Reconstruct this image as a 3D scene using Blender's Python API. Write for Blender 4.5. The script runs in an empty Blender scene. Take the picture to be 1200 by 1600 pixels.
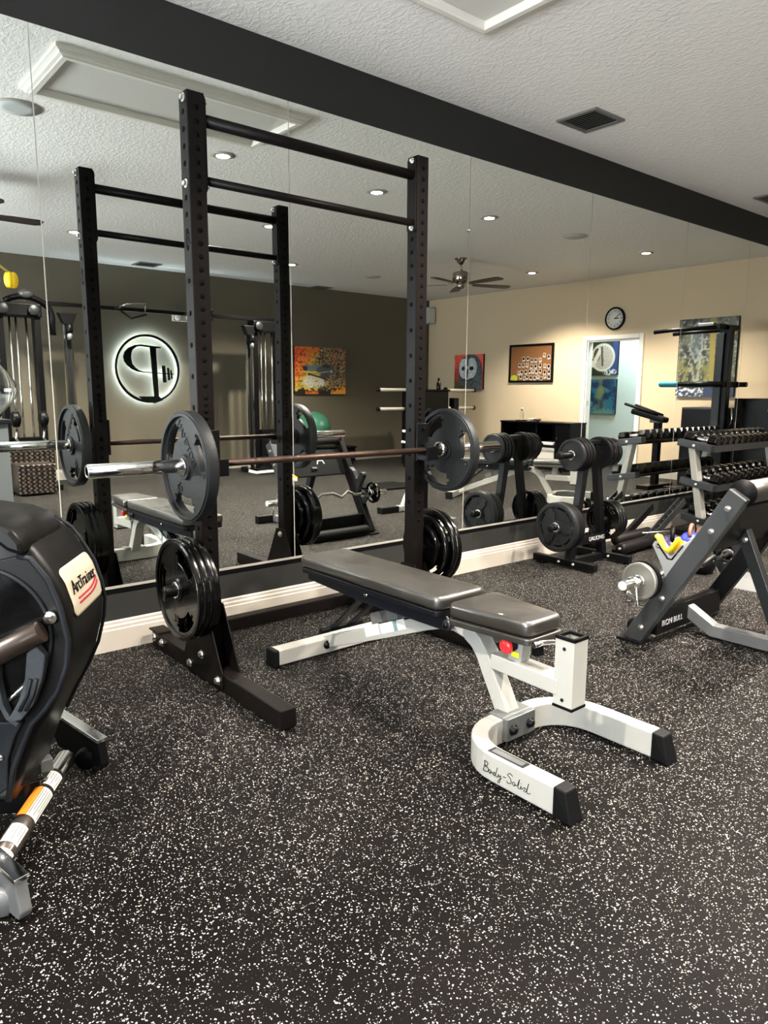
import bpy, bmesh, math, random
import numpy as np
from mathutils import Vector as V, Matrix as M
random.seed(7)
C = bpy.context.scene.collection
PI = math.pi
# ---------------------------------------------------------------- camera, world, lights, exposure
CAM_H, PITCH, YAW, ROLL, FPX = 1.198, .16431, .697, .00529, 1133.5
ZC, RX, BY = 2.881, 9.67, 6.97          # ceiling height, right wall x, back wall distance
cd = bpy.data.cameras.new('camera'); cam = bpy.data.objects.new('camera', cd); C.objects.link(cam)
cy, sy, cp, sp = math.cos(YAW), math.sin(YAW), math.cos(PITCH), math.sin(PITCH)
F = V((sy*cp, cy*cp, -sp)); R0 = V((cy, -sy, 0)); U0 = R0.cross(F)
cr, sr = math.cos(ROLL), math.sin(ROLL)
R_ = cr*R0+sr*U0; U_ = -sr*R0+cr*U0
cam.matrix_world = M(((R_.x, U_.x, -F.x, 0), (R_.y, U_.y, -F.y, -3.3), (R_.z, U_.z, -F.z, CAM_H), (0, 0, 0, 1)))
cd.sensor_fit = 'VERTICAL'; cd.sensor_height = 36; cd.lens = FPX/1600*36; cd.clip_start = .02
sc = bpy.context.scene; sc.camera = cam
w = bpy.data.worlds.new('world'); sc.world = w; w.use_nodes = True
w.node_tree.nodes['Background'].inputs[0].default_value = (.75, .87, 1, 1)
w.node_tree.nodes['Background'].inputs[1].default_value = 1.0
sc.view_settings.view_transform = 'Standard'; sc.view_settings.look = 'None'
sc.view_settings.exposure = 1.3; sc.view_settings.gamma = 1; sc.view_settings.use_curve_mapping = False
sc.cycles.use_denoising = True; sc.cycles.max_bounces = 10; sc.cycles.glossy_bounces = 8
sc.cycles.sample_clamp_indirect = 6
WARM = (1, .91, .80); DAY = (.90, .96, 1)
LAMP_W = 94; LAMP_ANGLE = 132
def area(name, loc, rot, sx, sy_, watts, col):
    l = bpy.data.lights.new(name, 'AREA'); l.shape = 'RECTANGLE'; l.size = sx; l.size_y = sy_; l.energy = watts; l.color = col
    o = bpy.data.objects.new(name, l); o.location = loc; o.rotation_euler = rot; C.objects.link(o); return o
area('ceiling_fill_daylight', (-2.5, -3.6, 1.45), (0, -PI/2-.75, 0), 1.7, 2.6, 330, DAY)       # added fill from an unseen left window, tilted up to brighten the ceiling
area('next_room_ceiling_panel', (10.4, -3.0, 2.82), (0, 0, 0), .6, 1.2, 45, (.80, .93, 1))

# ---------------------------------------------------------------- materials
def S(r, g, b):
    f = lambda c: (c/255/12.92) if c/255 <= .04045 else ((c/255+.055)/1.055)**2.4
    return (f(r), f(g), f(b), 1)
def mat(name, col, rough=.5, metal=0., spec=.5, coat=0., emis=None, emis_s=0., trans=0., bump=None, var=None):
    m = bpy.data.materials.new(name); m.use_nodes = True; nt = m.node_tree; b = nt.nodes['Principled BSDF']
    b.inputs['Base Color'].default_value = col; b.inputs['Roughness'].default_value = rough; b.inputs['Metallic'].default_value = metal
    b.inputs['Specular IOR Level'].default_value = spec; b.inputs['Coat Weight'].default_value = coat
    b.inputs['Transmission Weight'].default_value = trans
    if emis: b.inputs['Emission Color'].default_value = emis; b.inputs['Emission Strength'].default_value = emis_s
    if bump or var:
        tc = nt.nodes.new('ShaderNodeTexCoord')
    if bump:
        n = nt.nodes.new('ShaderNodeTexNoise'); n.inputs['Scale'].default_value = bump[0]; n.inputs['Detail'].default_value = 3
        bp = nt.nodes.new('ShaderNodeBump'); bp.inputs['Strength'].default_value = bump[1]; bp.inputs['Distance'].default_value = .004
        nt.links.new(tc.outputs['Object'], n.inputs['Vector']); nt.links.new(n.outputs['Fac'], bp.inputs['Height']); nt.links.new(bp.outputs['Normal'], b.inputs['Normal'])
    if var:
        n2 = nt.nodes.new('ShaderNodeTexNoise'); n2.inputs['Scale'].default_value = var[0]; n2.inputs['Detail'].default_value = 4
        rp = nt.nodes.new('ShaderNodeMapRange'); rp.inputs['From Min'].default_value = .3; rp.inputs['From Max'].default_value = .7
        rp.inputs['To Min'].default_value = max(.02, rough-var[1]); rp.inputs['To Max'].default_value = min(1, rough+var[1])
        nt.links.new(tc.outputs['Object'], n2.inputs['Vector']); nt.links.new(n2.outputs['Fac'], rp.inputs['Value']); nt.links.new(rp.outputs['Result'], b.inputs['Roughness'])
    return m
def emit(name, col, s): return mat(name, (0, 0, 0, 1), emis=col, emis_s=s)
m_dark = mat('charcoal_wall_paint', S(27, 27, 25), .75, spec=.3, bump=(60, .15))
m_back = mat('lamplit_charcoal_paint', S(86, 80, 67), .7, spec=.3, bump=(60, .15))  # same charcoal paint as the front; warm lamplight put into this lighter taupe
m_beige = mat('beige_wall_paint', S(192, 172, 144), .8, spec=.2, bump=(60, .15))
m_blue = mat('pale_blue_wall_paint', S(196, 208, 204), .8, spec=.2)
m_white = mat('white_gloss_trim', S(160, 153, 143), .45)
m_mirror = mat('mirror_glass', (.80, .83, .80, 1), 0.0, 1.0)
m_edge = mat('mirror_polished_edge', (.75, .76, .72, 1), .25, .6)
m_seam = mat('mirror_seam_glint', S(150, 148, 138), .4)  # light grey strip imitates the glint of polished panel edges
m_chan = mat('brushed_channel', S(150, 147, 140), .35, .2)
m_rack = mat('black_powder_coat', S(14, 11, 10), .42, spec=.08, bump=(500, .12))
m_black = mat('black_satin_steel', S(7, 7, 8), .38, spec=.14, bump=(500, .06))
m_hole = mat('hole_shadow_black', (.002, .002, .002, 1), .9, spec=.05)
m_chrome = mat('chrome', (.82, .81, .79, 1), .12, 1, var=(9, .06))
m_zinc = mat('zinc_bolt', (.72, .70, .66, 1), .28, 1)
m_iron = mat('grey_black_cast_iron', S(20, 21, 22), .48, spec=.2, bump=(220, .25))
m_gloss = mat('gloss_black_rubber', S(3, 3, 3), .2, spec=.25, coat=.1, var=(14, .08))
m_rub = mat('matt_black_rubber', S(8, 8, 9), .55, spec=.10)
m_pad = mat('black_vinyl_pad', S(33, 30, 26), .36, spec=.9, coat=.35, bump=(260, .2), var=(7, .07))
m_padside = mat('dark_vinyl_edge', S(10, 10, 13), .4, spec=.15)
m_silver = mat('silver_white_powder_coat', S(146, 145, 139), .38, spec=.5, bump=(700, .05))
m_frame = mat('blue_black_enamel', S(16, 18, 24), .4, spec=.14)
m_grey = mat('gunmetal_grey', S(26, 28, 30), .42, metal=.3, bump=(500, .08))
m_grey2 = mat('light_grey_steel', S(96, 97, 97), .42, metal=.3)
m_rust = mat('worn_bar_steel', S(60, 45, 38), .38, .8, bump=(400, .3), var=(20, .12))
m_red = mat('red_plastic', S(214, 44, 48), .3)
m_yel = mat('yellow_cloth', S(244, 196, 12), .6)
m_ylab = mat('yellow_label', S(235, 225, 40), .5)
m_paper = mat('white_label', S(190, 188, 181), .5)
m_orange = mat('orange_label', S(236, 130, 36), .5)
m_ink = mat('black_ink', (.003, .003, .003, 1), .7, spec=.05)
m_wht = mat('white_ink', S(150, 150, 150), .6)
m_plas = mat('brown_black_plastic', S(10, 9, 8), .36, spec=.16, bump=(420, .12))
m_plas2 = mat('slate_plastic', S(22, 24, 27), .5, spec=.12, bump=(420, .2))
m_cream = mat('cream_badge', S(172, 162, 141), .35)
m_bred = mat('badge_red', S(150, 26, 44), .4)
m_green = mat('green_ball_vinyl', S(44, 92, 72), .35)
m_blugrip = mat('teal_foam_grip', S(40, 128, 150), .6)
m_cork = mat('cork', S(112, 70, 31), .85, bump=(150, .4))
m_wood = mat('black_cabinet_laminate', S(7, 7, 8), .35, spec=.12)
m_blade = mat('dark_walnut_blade', S(42, 30, 26), .4)
m_bronze = mat('polished_bronze_nickel', (.36, .32, .28, 1), .22, 1)
m_grille = mat('speaker_grille', S(176, 178, 176), .7)
m_glass = mat('clear_glass', (.95, .97, .96, 1), .02, trans=1.0, spec=.5)
m_vent = mat('grey_vent_enamel', S(105, 103, 98), .5)
m_cer = mat('white_cap', S(220, 216, 206), .4)
m_lens = emit('lamp_lens', (1, .93, .80, 1), 30)
m_led = emit('white_led_strip', (.70, .88, 1, 1), 150)
m_mesh = mat('diamond_plate', (.16, .13, .115, 1), .32, .85, bump=(70, 1.0))
def diamond(m):
    nt = m.node_tree; b = nt.nodes['Principled BSDF']; tc = nt.nodes.new('ShaderNodeTexCoord'); mp = nt.nodes.new('ShaderNodeMapping'); mp.inputs['Rotation'].default_value = (.5, .6, .785); mp.inputs['Scale'].default_value = (30, 30, 30)
    v = nt.nodes.new('ShaderNodeTexVoronoi'); v.inputs['Randomness'].default_value = .15; v.inputs['Scale'].default_value = 1
    r = nt.nodes.new('ShaderNodeValToRGB'); r.color_ramp.elements[0].color = (.32, .25, .21, 1); r.color_ramp.elements[1].color = (.03, .025, .022, 1); r.color_ramp.elements[0].position = .25; r.color_ramp.elements[1].position = .5
    nt.links.new(tc.outputs['Object'], mp.inputs[0]); nt.links.new(mp.outputs[0], v.inputs['Vector']); nt.links.new(v.outputs['Distance'], r.inputs[0]); nt.links.new(r.outputs[0], b.inputs['Base Color'])
diamond(m_mesh)
m_tul = mat('yellow_petal', S(250, 205, 20), .5)
m_stem = mat('pale_green_stem', S(190, 180, 90), .5)
m_kbl = mat('blue_enamel', S(40, 52, 170), .4)
m_kbr = mat('brown_enamel', S(120, 84, 66), .45)
m_kpu = mat('purple_enamel', S(56, 44, 84), .35)
m_brown = mat('brown_leather_roll', S(11, 8, 7), .5, spec=.15, bump=(120, .3))

m_casing = mat('white_door_casing', S(214, 209, 200), .45)
def node_floor():
    m = bpy.data.materials.new('speckled_rubber_floor'); m.use_nodes = True; nt = m.node_tree; b = nt.nodes['Principled BSDF']
    N, L = nt.nodes.new, nt.links.new
    tc = N('ShaderNodeTexCoord')
    wob = N('ShaderNodeTexNoise'); wob.inputs['Scale'].default_value = 210; wob.inputs['Detail'].default_value = 1
    L(tc.outputs['Object'], wob.inputs['Vector'])
    mx = N('ShaderNodeMixRGB'); mx.blend_type = 'ADD'; mx.inputs[0].default_value = .006
    L(tc.outputs['Object'], mx.inputs[1]); L(wob.outputs['Color'], mx.inputs[2])
    acc = None
    for sc_, rmax, dens in ((180, .38, .14), (310, .42, .11), (110, .27, .06)):
        v = N('ShaderNodeTexVoronoi'); v.voronoi_dimensions = '2D'; v.inputs['Scale'].default_value = sc_
        L(mx.outputs[0], v.inputs['Vector'])
        sep = N('ShaderNodeSeparateColor'); L(v.outputs['Color'], sep.inputs[0])
        rad = N('ShaderNodeMath'); rad.operation = 'MULTIPLY'; rad.inputs[1].default_value = rmax; L(sep.outputs[0], rad.inputs[0])
        lt = N('ShaderNodeMath'); lt.operation = 'LESS_THAN'; L(v.outputs['Distance'], lt.inputs[0]); L(rad.outputs[0], lt.inputs[1])
        pk = N('ShaderNodeMath'); pk.operation = 'LESS_THAN'; pk.inputs[1].default_value = dens; L(sep.outputs[1], pk.inputs[0])
        a = N('ShaderNodeMath'); a.operation = 'MULTIPLY'; L(lt.outputs[0], a.inputs[0]); L(pk.outputs[0], a.inputs[1])
        if acc is None: acc = a
        else:
            x = N('ShaderNodeMath'); x.operation = 'MAXIMUM'; L(acc.outputs[0], x.inputs[0]); L(a.outputs[0], x.inputs[1]); acc = x
    big = N('ShaderNodeTexNoise'); big.inputs['Scale'].default_value = 2.2; big.inputs['Detail'].default_value = 4
    L(tc.outputs['Object'], big.inputs['Vector'])
    cr_ = N('ShaderNodeValToRGB'); cr_.color_ramp.elements[0].color = (.0020, .0017, .0016, 1); cr_.color_ramp.elements[1].color = (.0042, .0035, .0032, 1)
    cr_.color_ramp.elements[0].position = .35; cr_.color_ramp.elements[1].position = .7
    L(big.outputs['Fac'], cr_.inputs[0])
    mix = N('ShaderNodeMixRGB'); L(acc.outputs[0], mix.inputs[0]); L(cr_.outputs[0], mix.inputs[1]); mix.inputs[2].default_value = S(176, 172, 164)
    L(mix.outputs[0], b.inputs['Base Color']); b.inputs['Roughness'].default_value = .5; b.inputs['Specular IOR Level'].default_value = .03
    n = N('ShaderNodeTexNoise'); n.inputs['Scale'].default_value = 300; L(tc.outputs['Object'], n.inputs['Vector'])
    bp = N('ShaderNodeBump'); bp.inputs['Strength'].default_value = .25; bp.inputs['Distance'].default_value = .002
    L(n.outputs['Fac'], bp.inputs['Height']); L(bp.outputs['Normal'], b.inputs['Normal'])
    return m
m_floor = node_floor()
def node_ceiling():
    m = bpy.data.materials.new('knockdown_ceiling'); m.use_nodes = True; nt = m.node_tree; b = nt.nodes['Principled BSDF']
    N, L = nt.nodes.new, nt.links.new
    tc = N('ShaderNodeTexCoord'); mp = N('ShaderNodeMapping'); mp.inputs['Scale'].default_value = (1, .55, 1); L(tc.outputs['Object'], mp.inputs[0])
    n = N('ShaderNodeTexNoise'); n.inputs['Scale'].default_value = 42; n.inputs['Detail'].default_value = 3; n.inputs['Distortion'].default_value = .8
    L(mp.outputs[0], n.inputs['Vector'])
    r = N('ShaderNodeValToRGB'); r.color_ramp.elements[0].position = .46; r.color_ramp.elements[1].position = .62; L(n.outputs['Fac'], r.inputs[0])
    bp = N('ShaderNodeBump'); bp.inputs['Strength'].default_value = .30; bp.inputs['Distance'].default_value = .006
    L(r.outputs[0], bp.inputs['Height']); L(bp.outputs['Normal'], b.inputs['Normal'])
    b.inputs['Base Color'].default_value = S(228, 225, 220); b.inputs['Roughness'].default_value = .7; b.inputs['Specular IOR Level'].default_value = .3
    return m
m_ceil = node_ceiling()
def paint_mat():
    m = bpy.data.materials.new('oil_paint_print'); m.use_nodes = True; nt = m.node_tree
    a = nt.nodes.new('ShaderNodeVertexColor'); a.layer_name = 'Col'
    nt.links.new(a.outputs[0], nt.nodes['Principled BSDF'].inputs['Base Color']); nt.nodes['Principled BSDF'].inputs['Roughness'].default_value = .5
    return m
m_paint = paint_mat()

# ---------------------------------------------------------------- mesh helpers (world coordinates, shifted to the parent's base)
class MB:
    def __init__(s): s.v = []; s.f = []; s.mi = []; s.sm = []
    def add(s, vs, fs, mi=0, smooth=False):
        k = len(s.v); s.v += [tuple(p) for p in vs]; s.f += [[i+k for i in f] for f in fs]; s.mi += [mi]*len(fs); s.sm += [smooth]*len(fs); return s
    def box(s, a, b, mi=0):
        x0, y0, z0 = [min(p, q) for p, q in zip(a, b)]; x1, y1, z1 = [max(p, q) for p, q in zip(a, b)]
        vs = [(x0, y0, z0), (x1, y0, z0), (x1, y1, z0), (x0, y1, z0), (x0, y0, z1), (x1, y0, z1), (x1, y1, z1), (x0, y1, z1)]
        return s.add(vs, [(0, 3, 2, 1), (4, 5, 6, 7), (0, 1, 5, 4), (1, 2, 6, 5), (2, 3, 7, 6), (3, 0, 4, 7)], mi)
    def frame(s, d, up=None):
        d = V(d).normalized(); up = V(up) if up else (V((0, 0, 1)) if abs(d.z) < .95 else V((0, 1, 0)))
        x = d.cross(up).normalized(); return d, x, x.cross(d).normalized()
    def beam(s, p, q, wx, wz, up=None, mi=0):
        p, q = V(p), V(q); d, x, u = s.frame(q-p, up)
        vs = [c+x*(a*wx/2)+u*(b*wz/2) for c in (p, q) for a, b in ((-1, -1), (1, -1), (1, 1), (-1, 1))]
        return s.add(vs, [(0, 1, 2, 3), (7, 6, 5, 4), (0, 4, 5, 1), (1, 5, 6, 2), (2, 6, 7, 3), (3, 7, 4, 0)], mi)
    def tube(s, pts, r, n=16, mi=0, caps=True, closed=False):
        pts = [V(p) for p in pts]; rs = r if isinstance(r, (list, tuple)) else [r]*len(pts); k = len(pts); vs = []; x = None
        for i, p in enumerate(pts):
            a = pts[(i-1) % k] if (i > 0 or closed) else p; b = pts[(i+1) % k] if (i < k-1 or closed) else p
            d = (b-a).normalized()
            if x is None: x = s.frame(d)[1]
            x = (x-d*x.dot(d)).normalized(); y = d.cross(x)
            vs += [p+(x*math.cos(t*2*PI/n)+y*math.sin(t*2*PI/n))*rs[i] for t in range(n)]
        fs = [(i*n+t, i*n+(t+1) % n, ((i+1) % k)*n+(t+1) % n, ((i+1) % k)*n+t) for i in range(k if closed else k-1) for t in range(n)]
        s.add(vs, fs, mi, True)
        if caps and not closed:
            b0 = len(s.v)-len(vs); s.add([], [], mi)
            s.f += [[b0+t for t in reversed(range(n))], [b0+(k-1)*n+t for t in range(n)]]; s.mi += [mi]*2; s.sm += [False]*2
        return s
    def rtube(s, pts, wx, wz, up, mi=0, closed=False):                # rectangular tube swept along a path, up fixed
        pts = [V(p) for p in pts]; k = len(pts); up = V(up).normalized(); vs = []
        for i, p in enumerate(pts):
            a = pts[max(0, i-1)]; b = pts[min(k-1, i+1)]
            d1 = (p-a).normalized() if i else (b-p).normalized(); d2 = (b-p).normalized() if i < k-1 else d1
            d = (d1+d2).normalized(); sc_ = 1/max(.5, d.dot(d1))
            x = d.cross(up).normalized(); u = x.cross(d).normalized()
            fix = sc_ if abs(d1.cross(d2).dot(up)) > abs(d1.cross(d2).dot(x)) else 1
            fz = 1 if fix != 1 else sc_
            vs += [p+x*(aa*wx/2*fix)+u*(bb*wz/2*fz) for aa, bb in ((-1, -1), (1, -1), (1, 1), (-1, 1))]
        fs = [(i*4+t, i*4+(t+1) % 4, i*4+4+(t+1) % 4, i*4+4+t) for i in range(k-1) for t in range(4)]
        fs += [(3, 2, 1, 0), tuple((k-1)*4+t for t in range(4))]
        return s.add(vs, fs, mi)
    def lathe(s, prof, o, ax=(0, 0, 1), n=32, mi=0):                  # prof: (radius, height) along the axis
        o = V(o); d, x, u = s.frame(ax); k = len(prof)
        vs = [o+d*h+(x*math.cos(t*2*PI/n)+u*math.sin(t*2*PI/n))*max(r, 1e-4) for r, h in prof for t in range(n)]
        fs = [(i*n+t, i*n+(t+1) % n, (i+1)*n+(t+1) % n, (i+1)*n+t) for i in range(k-1) for t in range(n)]
        fs += [tuple(reversed(range(n))), tuple((k-1)*n+t for t in range(n))]
        s.add(vs, fs, mi, True); return s
    def prism(s, poly, o, x, y, depth, mi=0, smooth=False):           # poly in the plane (x, y) at o, extruded by x cross y * depth, centred
        o, x, y = V(o), V(x).normalized(), V(y).normalized(); nrm = x.cross(y); n = len(poly)
        vs = [o+x*a+y*b+nrm*(e*depth/2) for e in (-1, 1) for a, b in poly]
        s.add(vs, [(i, (i+1) % n, n+(i+1) % n, n+i) for i in range(n)], mi, smooth)
        k = len(s.v)-2*n; s.f += [[k+i for i in reversed(range(n))], [k+n+i for i in range(n)]]; s.mi += [mi]*2; s.sm += [False]*2
        return s
    def ball(s, c, rx, ry=None, rz=None, n=20, mi=0):
        ry = ry or rx; rz = rz or rx; c = V(c); vs = [c+V((0, 0, -rz))]; m_ = n//2
        for i in range(1, m_):
            a = -PI/2+PI*i/m_
            vs += [c+V((rx*math.cos(a)*math.cos(t*2*PI/n), ry*math.cos(a)*math.sin(t*2*PI/n), rz*math.sin(a))) for t in range(n)]
        vs.append(c+V((0, 0, rz))); e = len(vs)-1
        fs = [(0, 1+(t+1) % n, 1+t) for t in range(n)]+[(e, 1+(m_-2)*n+t, 1+(m_-2)*n+(t+1) % n) for t in range(n)]
        fs += [(1+i*n+t, 1+i*n+(t+1) % n, 1+(i+1)*n+(t+1) % n, 1+(i+1)*n+t) for i in range(m_-2) for t in range(n)]
        return s.add(vs, fs, mi, True)
    def polar(s, hfun, rs, nt, o, ax, mi=0):                          # a disc of cells; hfun(i, j) -> thickness, 0 for an opening
        o = V(o); d, x, u = s.frame(ax); nr = len(rs)-1
        P = lambda i, j, h: o+(x*math.cos(j*2*PI/nt)+u*math.sin(j*2*PI/nt))*rs[i]+d*h
        H = lambda i, j: hfun(i, j % nt) if 0 <= i < nr else 0
        for i in range(nr):
            for j in range(nt):
                h = H(i, j)
                if h > 0:
                    s.add([P(i, j, h/2), P(i+1, j, h/2), P(i+1, j+1, h/2), P(i, j+1, h/2)], [(0, 1, 2, 3)], mi)
                    s.add([P(i, j, -h/2), P(i+1, j, -h/2), P(i+1, j+1, -h/2), P(i, j+1, -h/2)], [(3, 2, 1, 0)], mi)
                for (h2, a, b) in ((H(i+1, j), (i+1, j), (i+1, j+1)), (H(i, j+1), (i, j+1), (i+1, j+1))):
                    if abs(h-h2) > 1e-6:
                        lo, hi = sorted((h, h2))
                        for e in (1, -1):
                            s.add([P(*a, e*lo/2), P(*b, e*lo/2), P(*b, e*hi/2), P(*a, e*hi/2)], [(0, 1, 2, 3)], mi, a[0] == b[0])
            if i == 0:
                for j in range(nt):
                    h = H(0, j)
                    if h: s.add([P(0, j, -h/2), P(0, j+1, -h/2), P(0, j+1, h/2), P(0, j, h/2)], [(0, 1, 2, 3)], mi, True)
        return s
    def make(s, name, ms, parent=None, bevel=0, **props):
        me = bpy.data.meshes.new(name); off = V(parent['o']) if parent else V((0, 0, 0))
        if not parent and s.v: pass
        me.from_pydata([(p[0]-off.x, p[1]-off.y, p[2]-off.z) for p in s.v], [], s.f); me.validate()
        ms = ms if isinstance(ms, (list, tuple)) else [ms]
        for m in ms: me.materials.append(m)
        if len(me.polygons) == len(s.mi):
            me.polygons.foreach_set('material_index', s.mi); me.polygons.foreach_set('use_smooth', s.sm)
        bm = bmesh.new(); bm.from_mesh(me); bmesh.ops.remove_doubles(bm, verts=bm.verts, dist=1e-5); bmesh.ops.recalc_face_normals(bm, faces=bm.faces); bm.to_mesh(me); bm.free()
        ob = bpy.data.objects.new(name, me); C.objects.link(ob)
        if parent: ob.parent = parent['e'] if 'e' in parent else parent
        if bevel:
            b = ob.modifiers.new('bevel', 'BEVEL'); b.width = bevel; b.segments = 2; b.limit_method = 'ANGLE'; b.angle_limit = math.radians(40)
        for k, v in props.items(): ob[k] = v
        return ob
class T:                                                              # a thing: an Empty at its base that parents its parts
    def __init__(s, name, label, cat, o, group=None, kind=None):
        s.o = V(o); s.e = bpy.data.objects.new(name, None); s.e.location = o; s.e.empty_display_size = .1; C.objects.link(s.e)
        s.e['label'] = label; s.e['category'] = cat
        if group: s.e['group'] = group
        if kind: s.e['kind'] = kind
    def __getitem__(s, k): return s.o if k == 'o' else s.e
    def __contains__(s, k): return True
def sub(ob, t):                                                       # a parent handle for sub-parts (parts sit at the thing's origin, unrotated)
    class P: pass
    p = P(); p.__class__ = type('H', (), {'__getitem__': lambda _, k: t.o if k == 'o' else ob, '__contains__': lambda _, k: True}); return p
def single(name, mb, m, label, cat, group=None, bevel=0):             # a thing that is one mesh
    ob = mb.make(name, m, bevel=bevel); c = sum((v.co for v in ob.data.vertices), V())/max(1, len(ob.data.vertices))
    z = min(v.co.z for v in ob.data.vertices); c.z = z
    for v in ob.data.vertices: v.co -= c
    ob.location = c; ob['label'] = label; ob['category'] = cat
    if group: ob['group'] = group
    return ob
def dup(root, loc, rotz, label, group=None):
    r = root.copy(); C.objects.link(r); r.location = loc; r.rotation_euler = (0, 0, rotz); r['label'] = label
    if group: r['group'] = group
    for ch in root.children:
        c = ch.copy(); C.objects.link(c); c.parent = r
        for g in ch.children:
            d = g.copy(); C.objects.link(d); d.parent = c
    return r
def text(t, name, body, size, o, x, y, m, ext=.0008, align='CENTER', shear=0, par=None):
    cu = bpy.data.curves.new(name, 'FONT'); cu.body = body; cu.size = size; cu.extrude = ext; cu.align_x = align; cu.align_y = 'CENTER'; cu.shear = shear
    tmp = bpy.data.objects.new('tmp', cu); C.objects.link(tmp); me = bpy.data.meshes.new_from_object(tmp.evaluated_get(bpy.context.evaluated_depsgraph_get()))
    bpy.data.objects.remove(tmp); bpy.data.curves.remove(cu); me.name = name; me.materials.clear(); me.materials.append(m)
    ob = bpy.data.objects.new(name, me); C.objects.link(ob); ob.parent = par or t.e
    x, y = V(x).normalized(), V(y).normalized(); z = x.cross(y); o = V(o)-t.o
    ob.matrix_local = M(((x.x, y.x, z.x, o.x), (x.y, y.y, z.y, o.y), (x.z, y.z, z.z, o.z), (0, 0, 0, 1)))
    return ob
def struct(name, mb, m, bevel=0): return mb.make(name, m, bevel=bevel, kind='structure')
ORD = 'first second third fourth fifth sixth seventh eighth ninth tenth eleventh twelfth thirteenth fourteenth fifteenth sixteenth'.split()
def bolt(t, p, d, r=.016, name='bolt', m=m_zinc):                     # washer, hex head
    d = V(d).normalized(); b = MB(); p = V(p)
    b.lathe([(r, 0), (r, .003)], p, d, 16); b.lathe([(r*.68, .003), (r*.68, .012), (r*.5, .014)], p, d, 6)
    for i in range(len(b.sm)): b.sm[i] = False
    return b.make(name, m, t)

# ---------------------------------------------------------------- the room
struct('floor', MB().box((-2.6, -7.1, -.1), (11.2, 0.1, 0)), m_floor)
struct('ceiling', MB().box((-2.6, -7.1, ZC), (11.2, .1, ZC+.1)), m_ceil)
struct('wall_front', MB().box((-2.6, 0, 0), (RX, .12, ZC)), m_dark)
struct('wall_back', MB().box((-2.6, -BY-.12, 0), (RX, -BY, ZC)), m_back)
DY0, DY1, DZ = -3.44, -2.555, 1.98
struct('wall_right', MB().box((RX, -BY, 0), (RX+.12, DY0, ZC)).box((RX, DY1, 0), (RX+.12, 0.1, ZC)).box((RX, DY0, DZ), (RX+.12, DY1, ZC)), m_beige)
struct('wall_left', MB().box((-2.72, -7.1, 0), (-2.6, -5.0, ZC)).box((-2.72, -2.2, 0), (-2.6, .1, ZC)).box((-2.72, -5, 2.35), (-2.6, -2.2, ZC)).box((-2.72, -5, 0), (-2.6, -2.2, .55)), m_dark)
wn = T('added_window', 'unseen white-framed window added in the left wall as a daylight source', 'window', (-2.66, -3.6, .55), kind='structure')  # out-of-view window, added to carry the daylight fill
wb = MB().box((-2.71, -5, .55), (-2.6, -4.93, 2.35)).box((-2.71, -2.27, .55), (-2.6, -2.2, 2.35)).box((-2.71, -5, .55), (-2.6, -2.2, .62)).box((-2.71, -5, 2.28), (-2.6, -2.2, 2.35)).box((-2.69, -3.63, .6), (-2.63, -3.57, 2.3))
wb.make('window_frame', m_white, wn)
MB().box((-2.66, -4.95, .6), (-2.655, -2.25, 2.3)).make('pane', m_glass, wn)
struct('wall_next_room', MB().box((11.0, -6, 0), (11.12, -.6, ZC)).box((RX+.12, -6.1, 0), (11.1, -6, ZC)).box((RX+.12, -.6, 0), (11.1, -.5, ZC)), m_blue)
def baseboard(name, p, q, nrm):
    p, q, n = V(p), V(q), V(nrm); b = MB(); d = (q-p).normalized()
    prof = [(0, 0), (.018, 0), (.018, .098), (.014, .102), (.014, .116), (.008, .122), (.008, .134), (.002, .140), (0, .140)]
    vs = [c+n*a+V((0, 0, h)) for c in (p, q) for a, h in prof]; k = len(prof)
    b.add(vs, [(i, (i+1) % k, k+(i+1) % k, k+i) for i in range(k)]+[tuple(range(k)), tuple(k+i for i in reversed(range(k)))])
    return struct(name, b, m_white)
baseboard('baseboard_front', (-2.6, 0, 0), (RX, 0, 0), (0, -1, 0))
baseboard('baseboard_back', (-2.6, -BY, 0), (RX, -BY, 0), (0, 1, 0))
baseboard('baseboard_right', (RX, -BY, 0), (RX, DY0-.07, 0), (-1, 0, 0))
baseboard('baseboard_right.001', (RX, DY1+.07, 0), (RX, 0, 0), (-1, 0, 0))
dr = T('door_1', 'open doorway with white casing under the round clock', 'doorway', (RX, -3, 0), kind='structure')
cw = .065
for nm, a, b in (('casing', (RX-.02, DY0-cw, 0), (RX, DY0, DZ+cw)), ('casing', (RX-.02, DY1, 0), (RX, DY1+cw, DZ+cw)), ('casing', (RX-.02, DY0, DZ), (RX, DY1, DZ+cw)),
                 ('jamb', (RX, DY0, 0), (RX+.12, DY0+.02, DZ)), ('jamb', (RX, DY1-.02, 0), (RX+.12, DY1, DZ)), ('jamb', (RX, DY0+.02, DZ-.02), (RX+.12, DY1-.02, DZ))):
    MB().box(a, b).make(nm, m_casing, dr, bevel=.006)
MB().box((RX+.03, DY0+.02, 1.0), (RX+.07, DY0+.024, 1.08)).make('strike_plate', m_chrome, dr)
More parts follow.
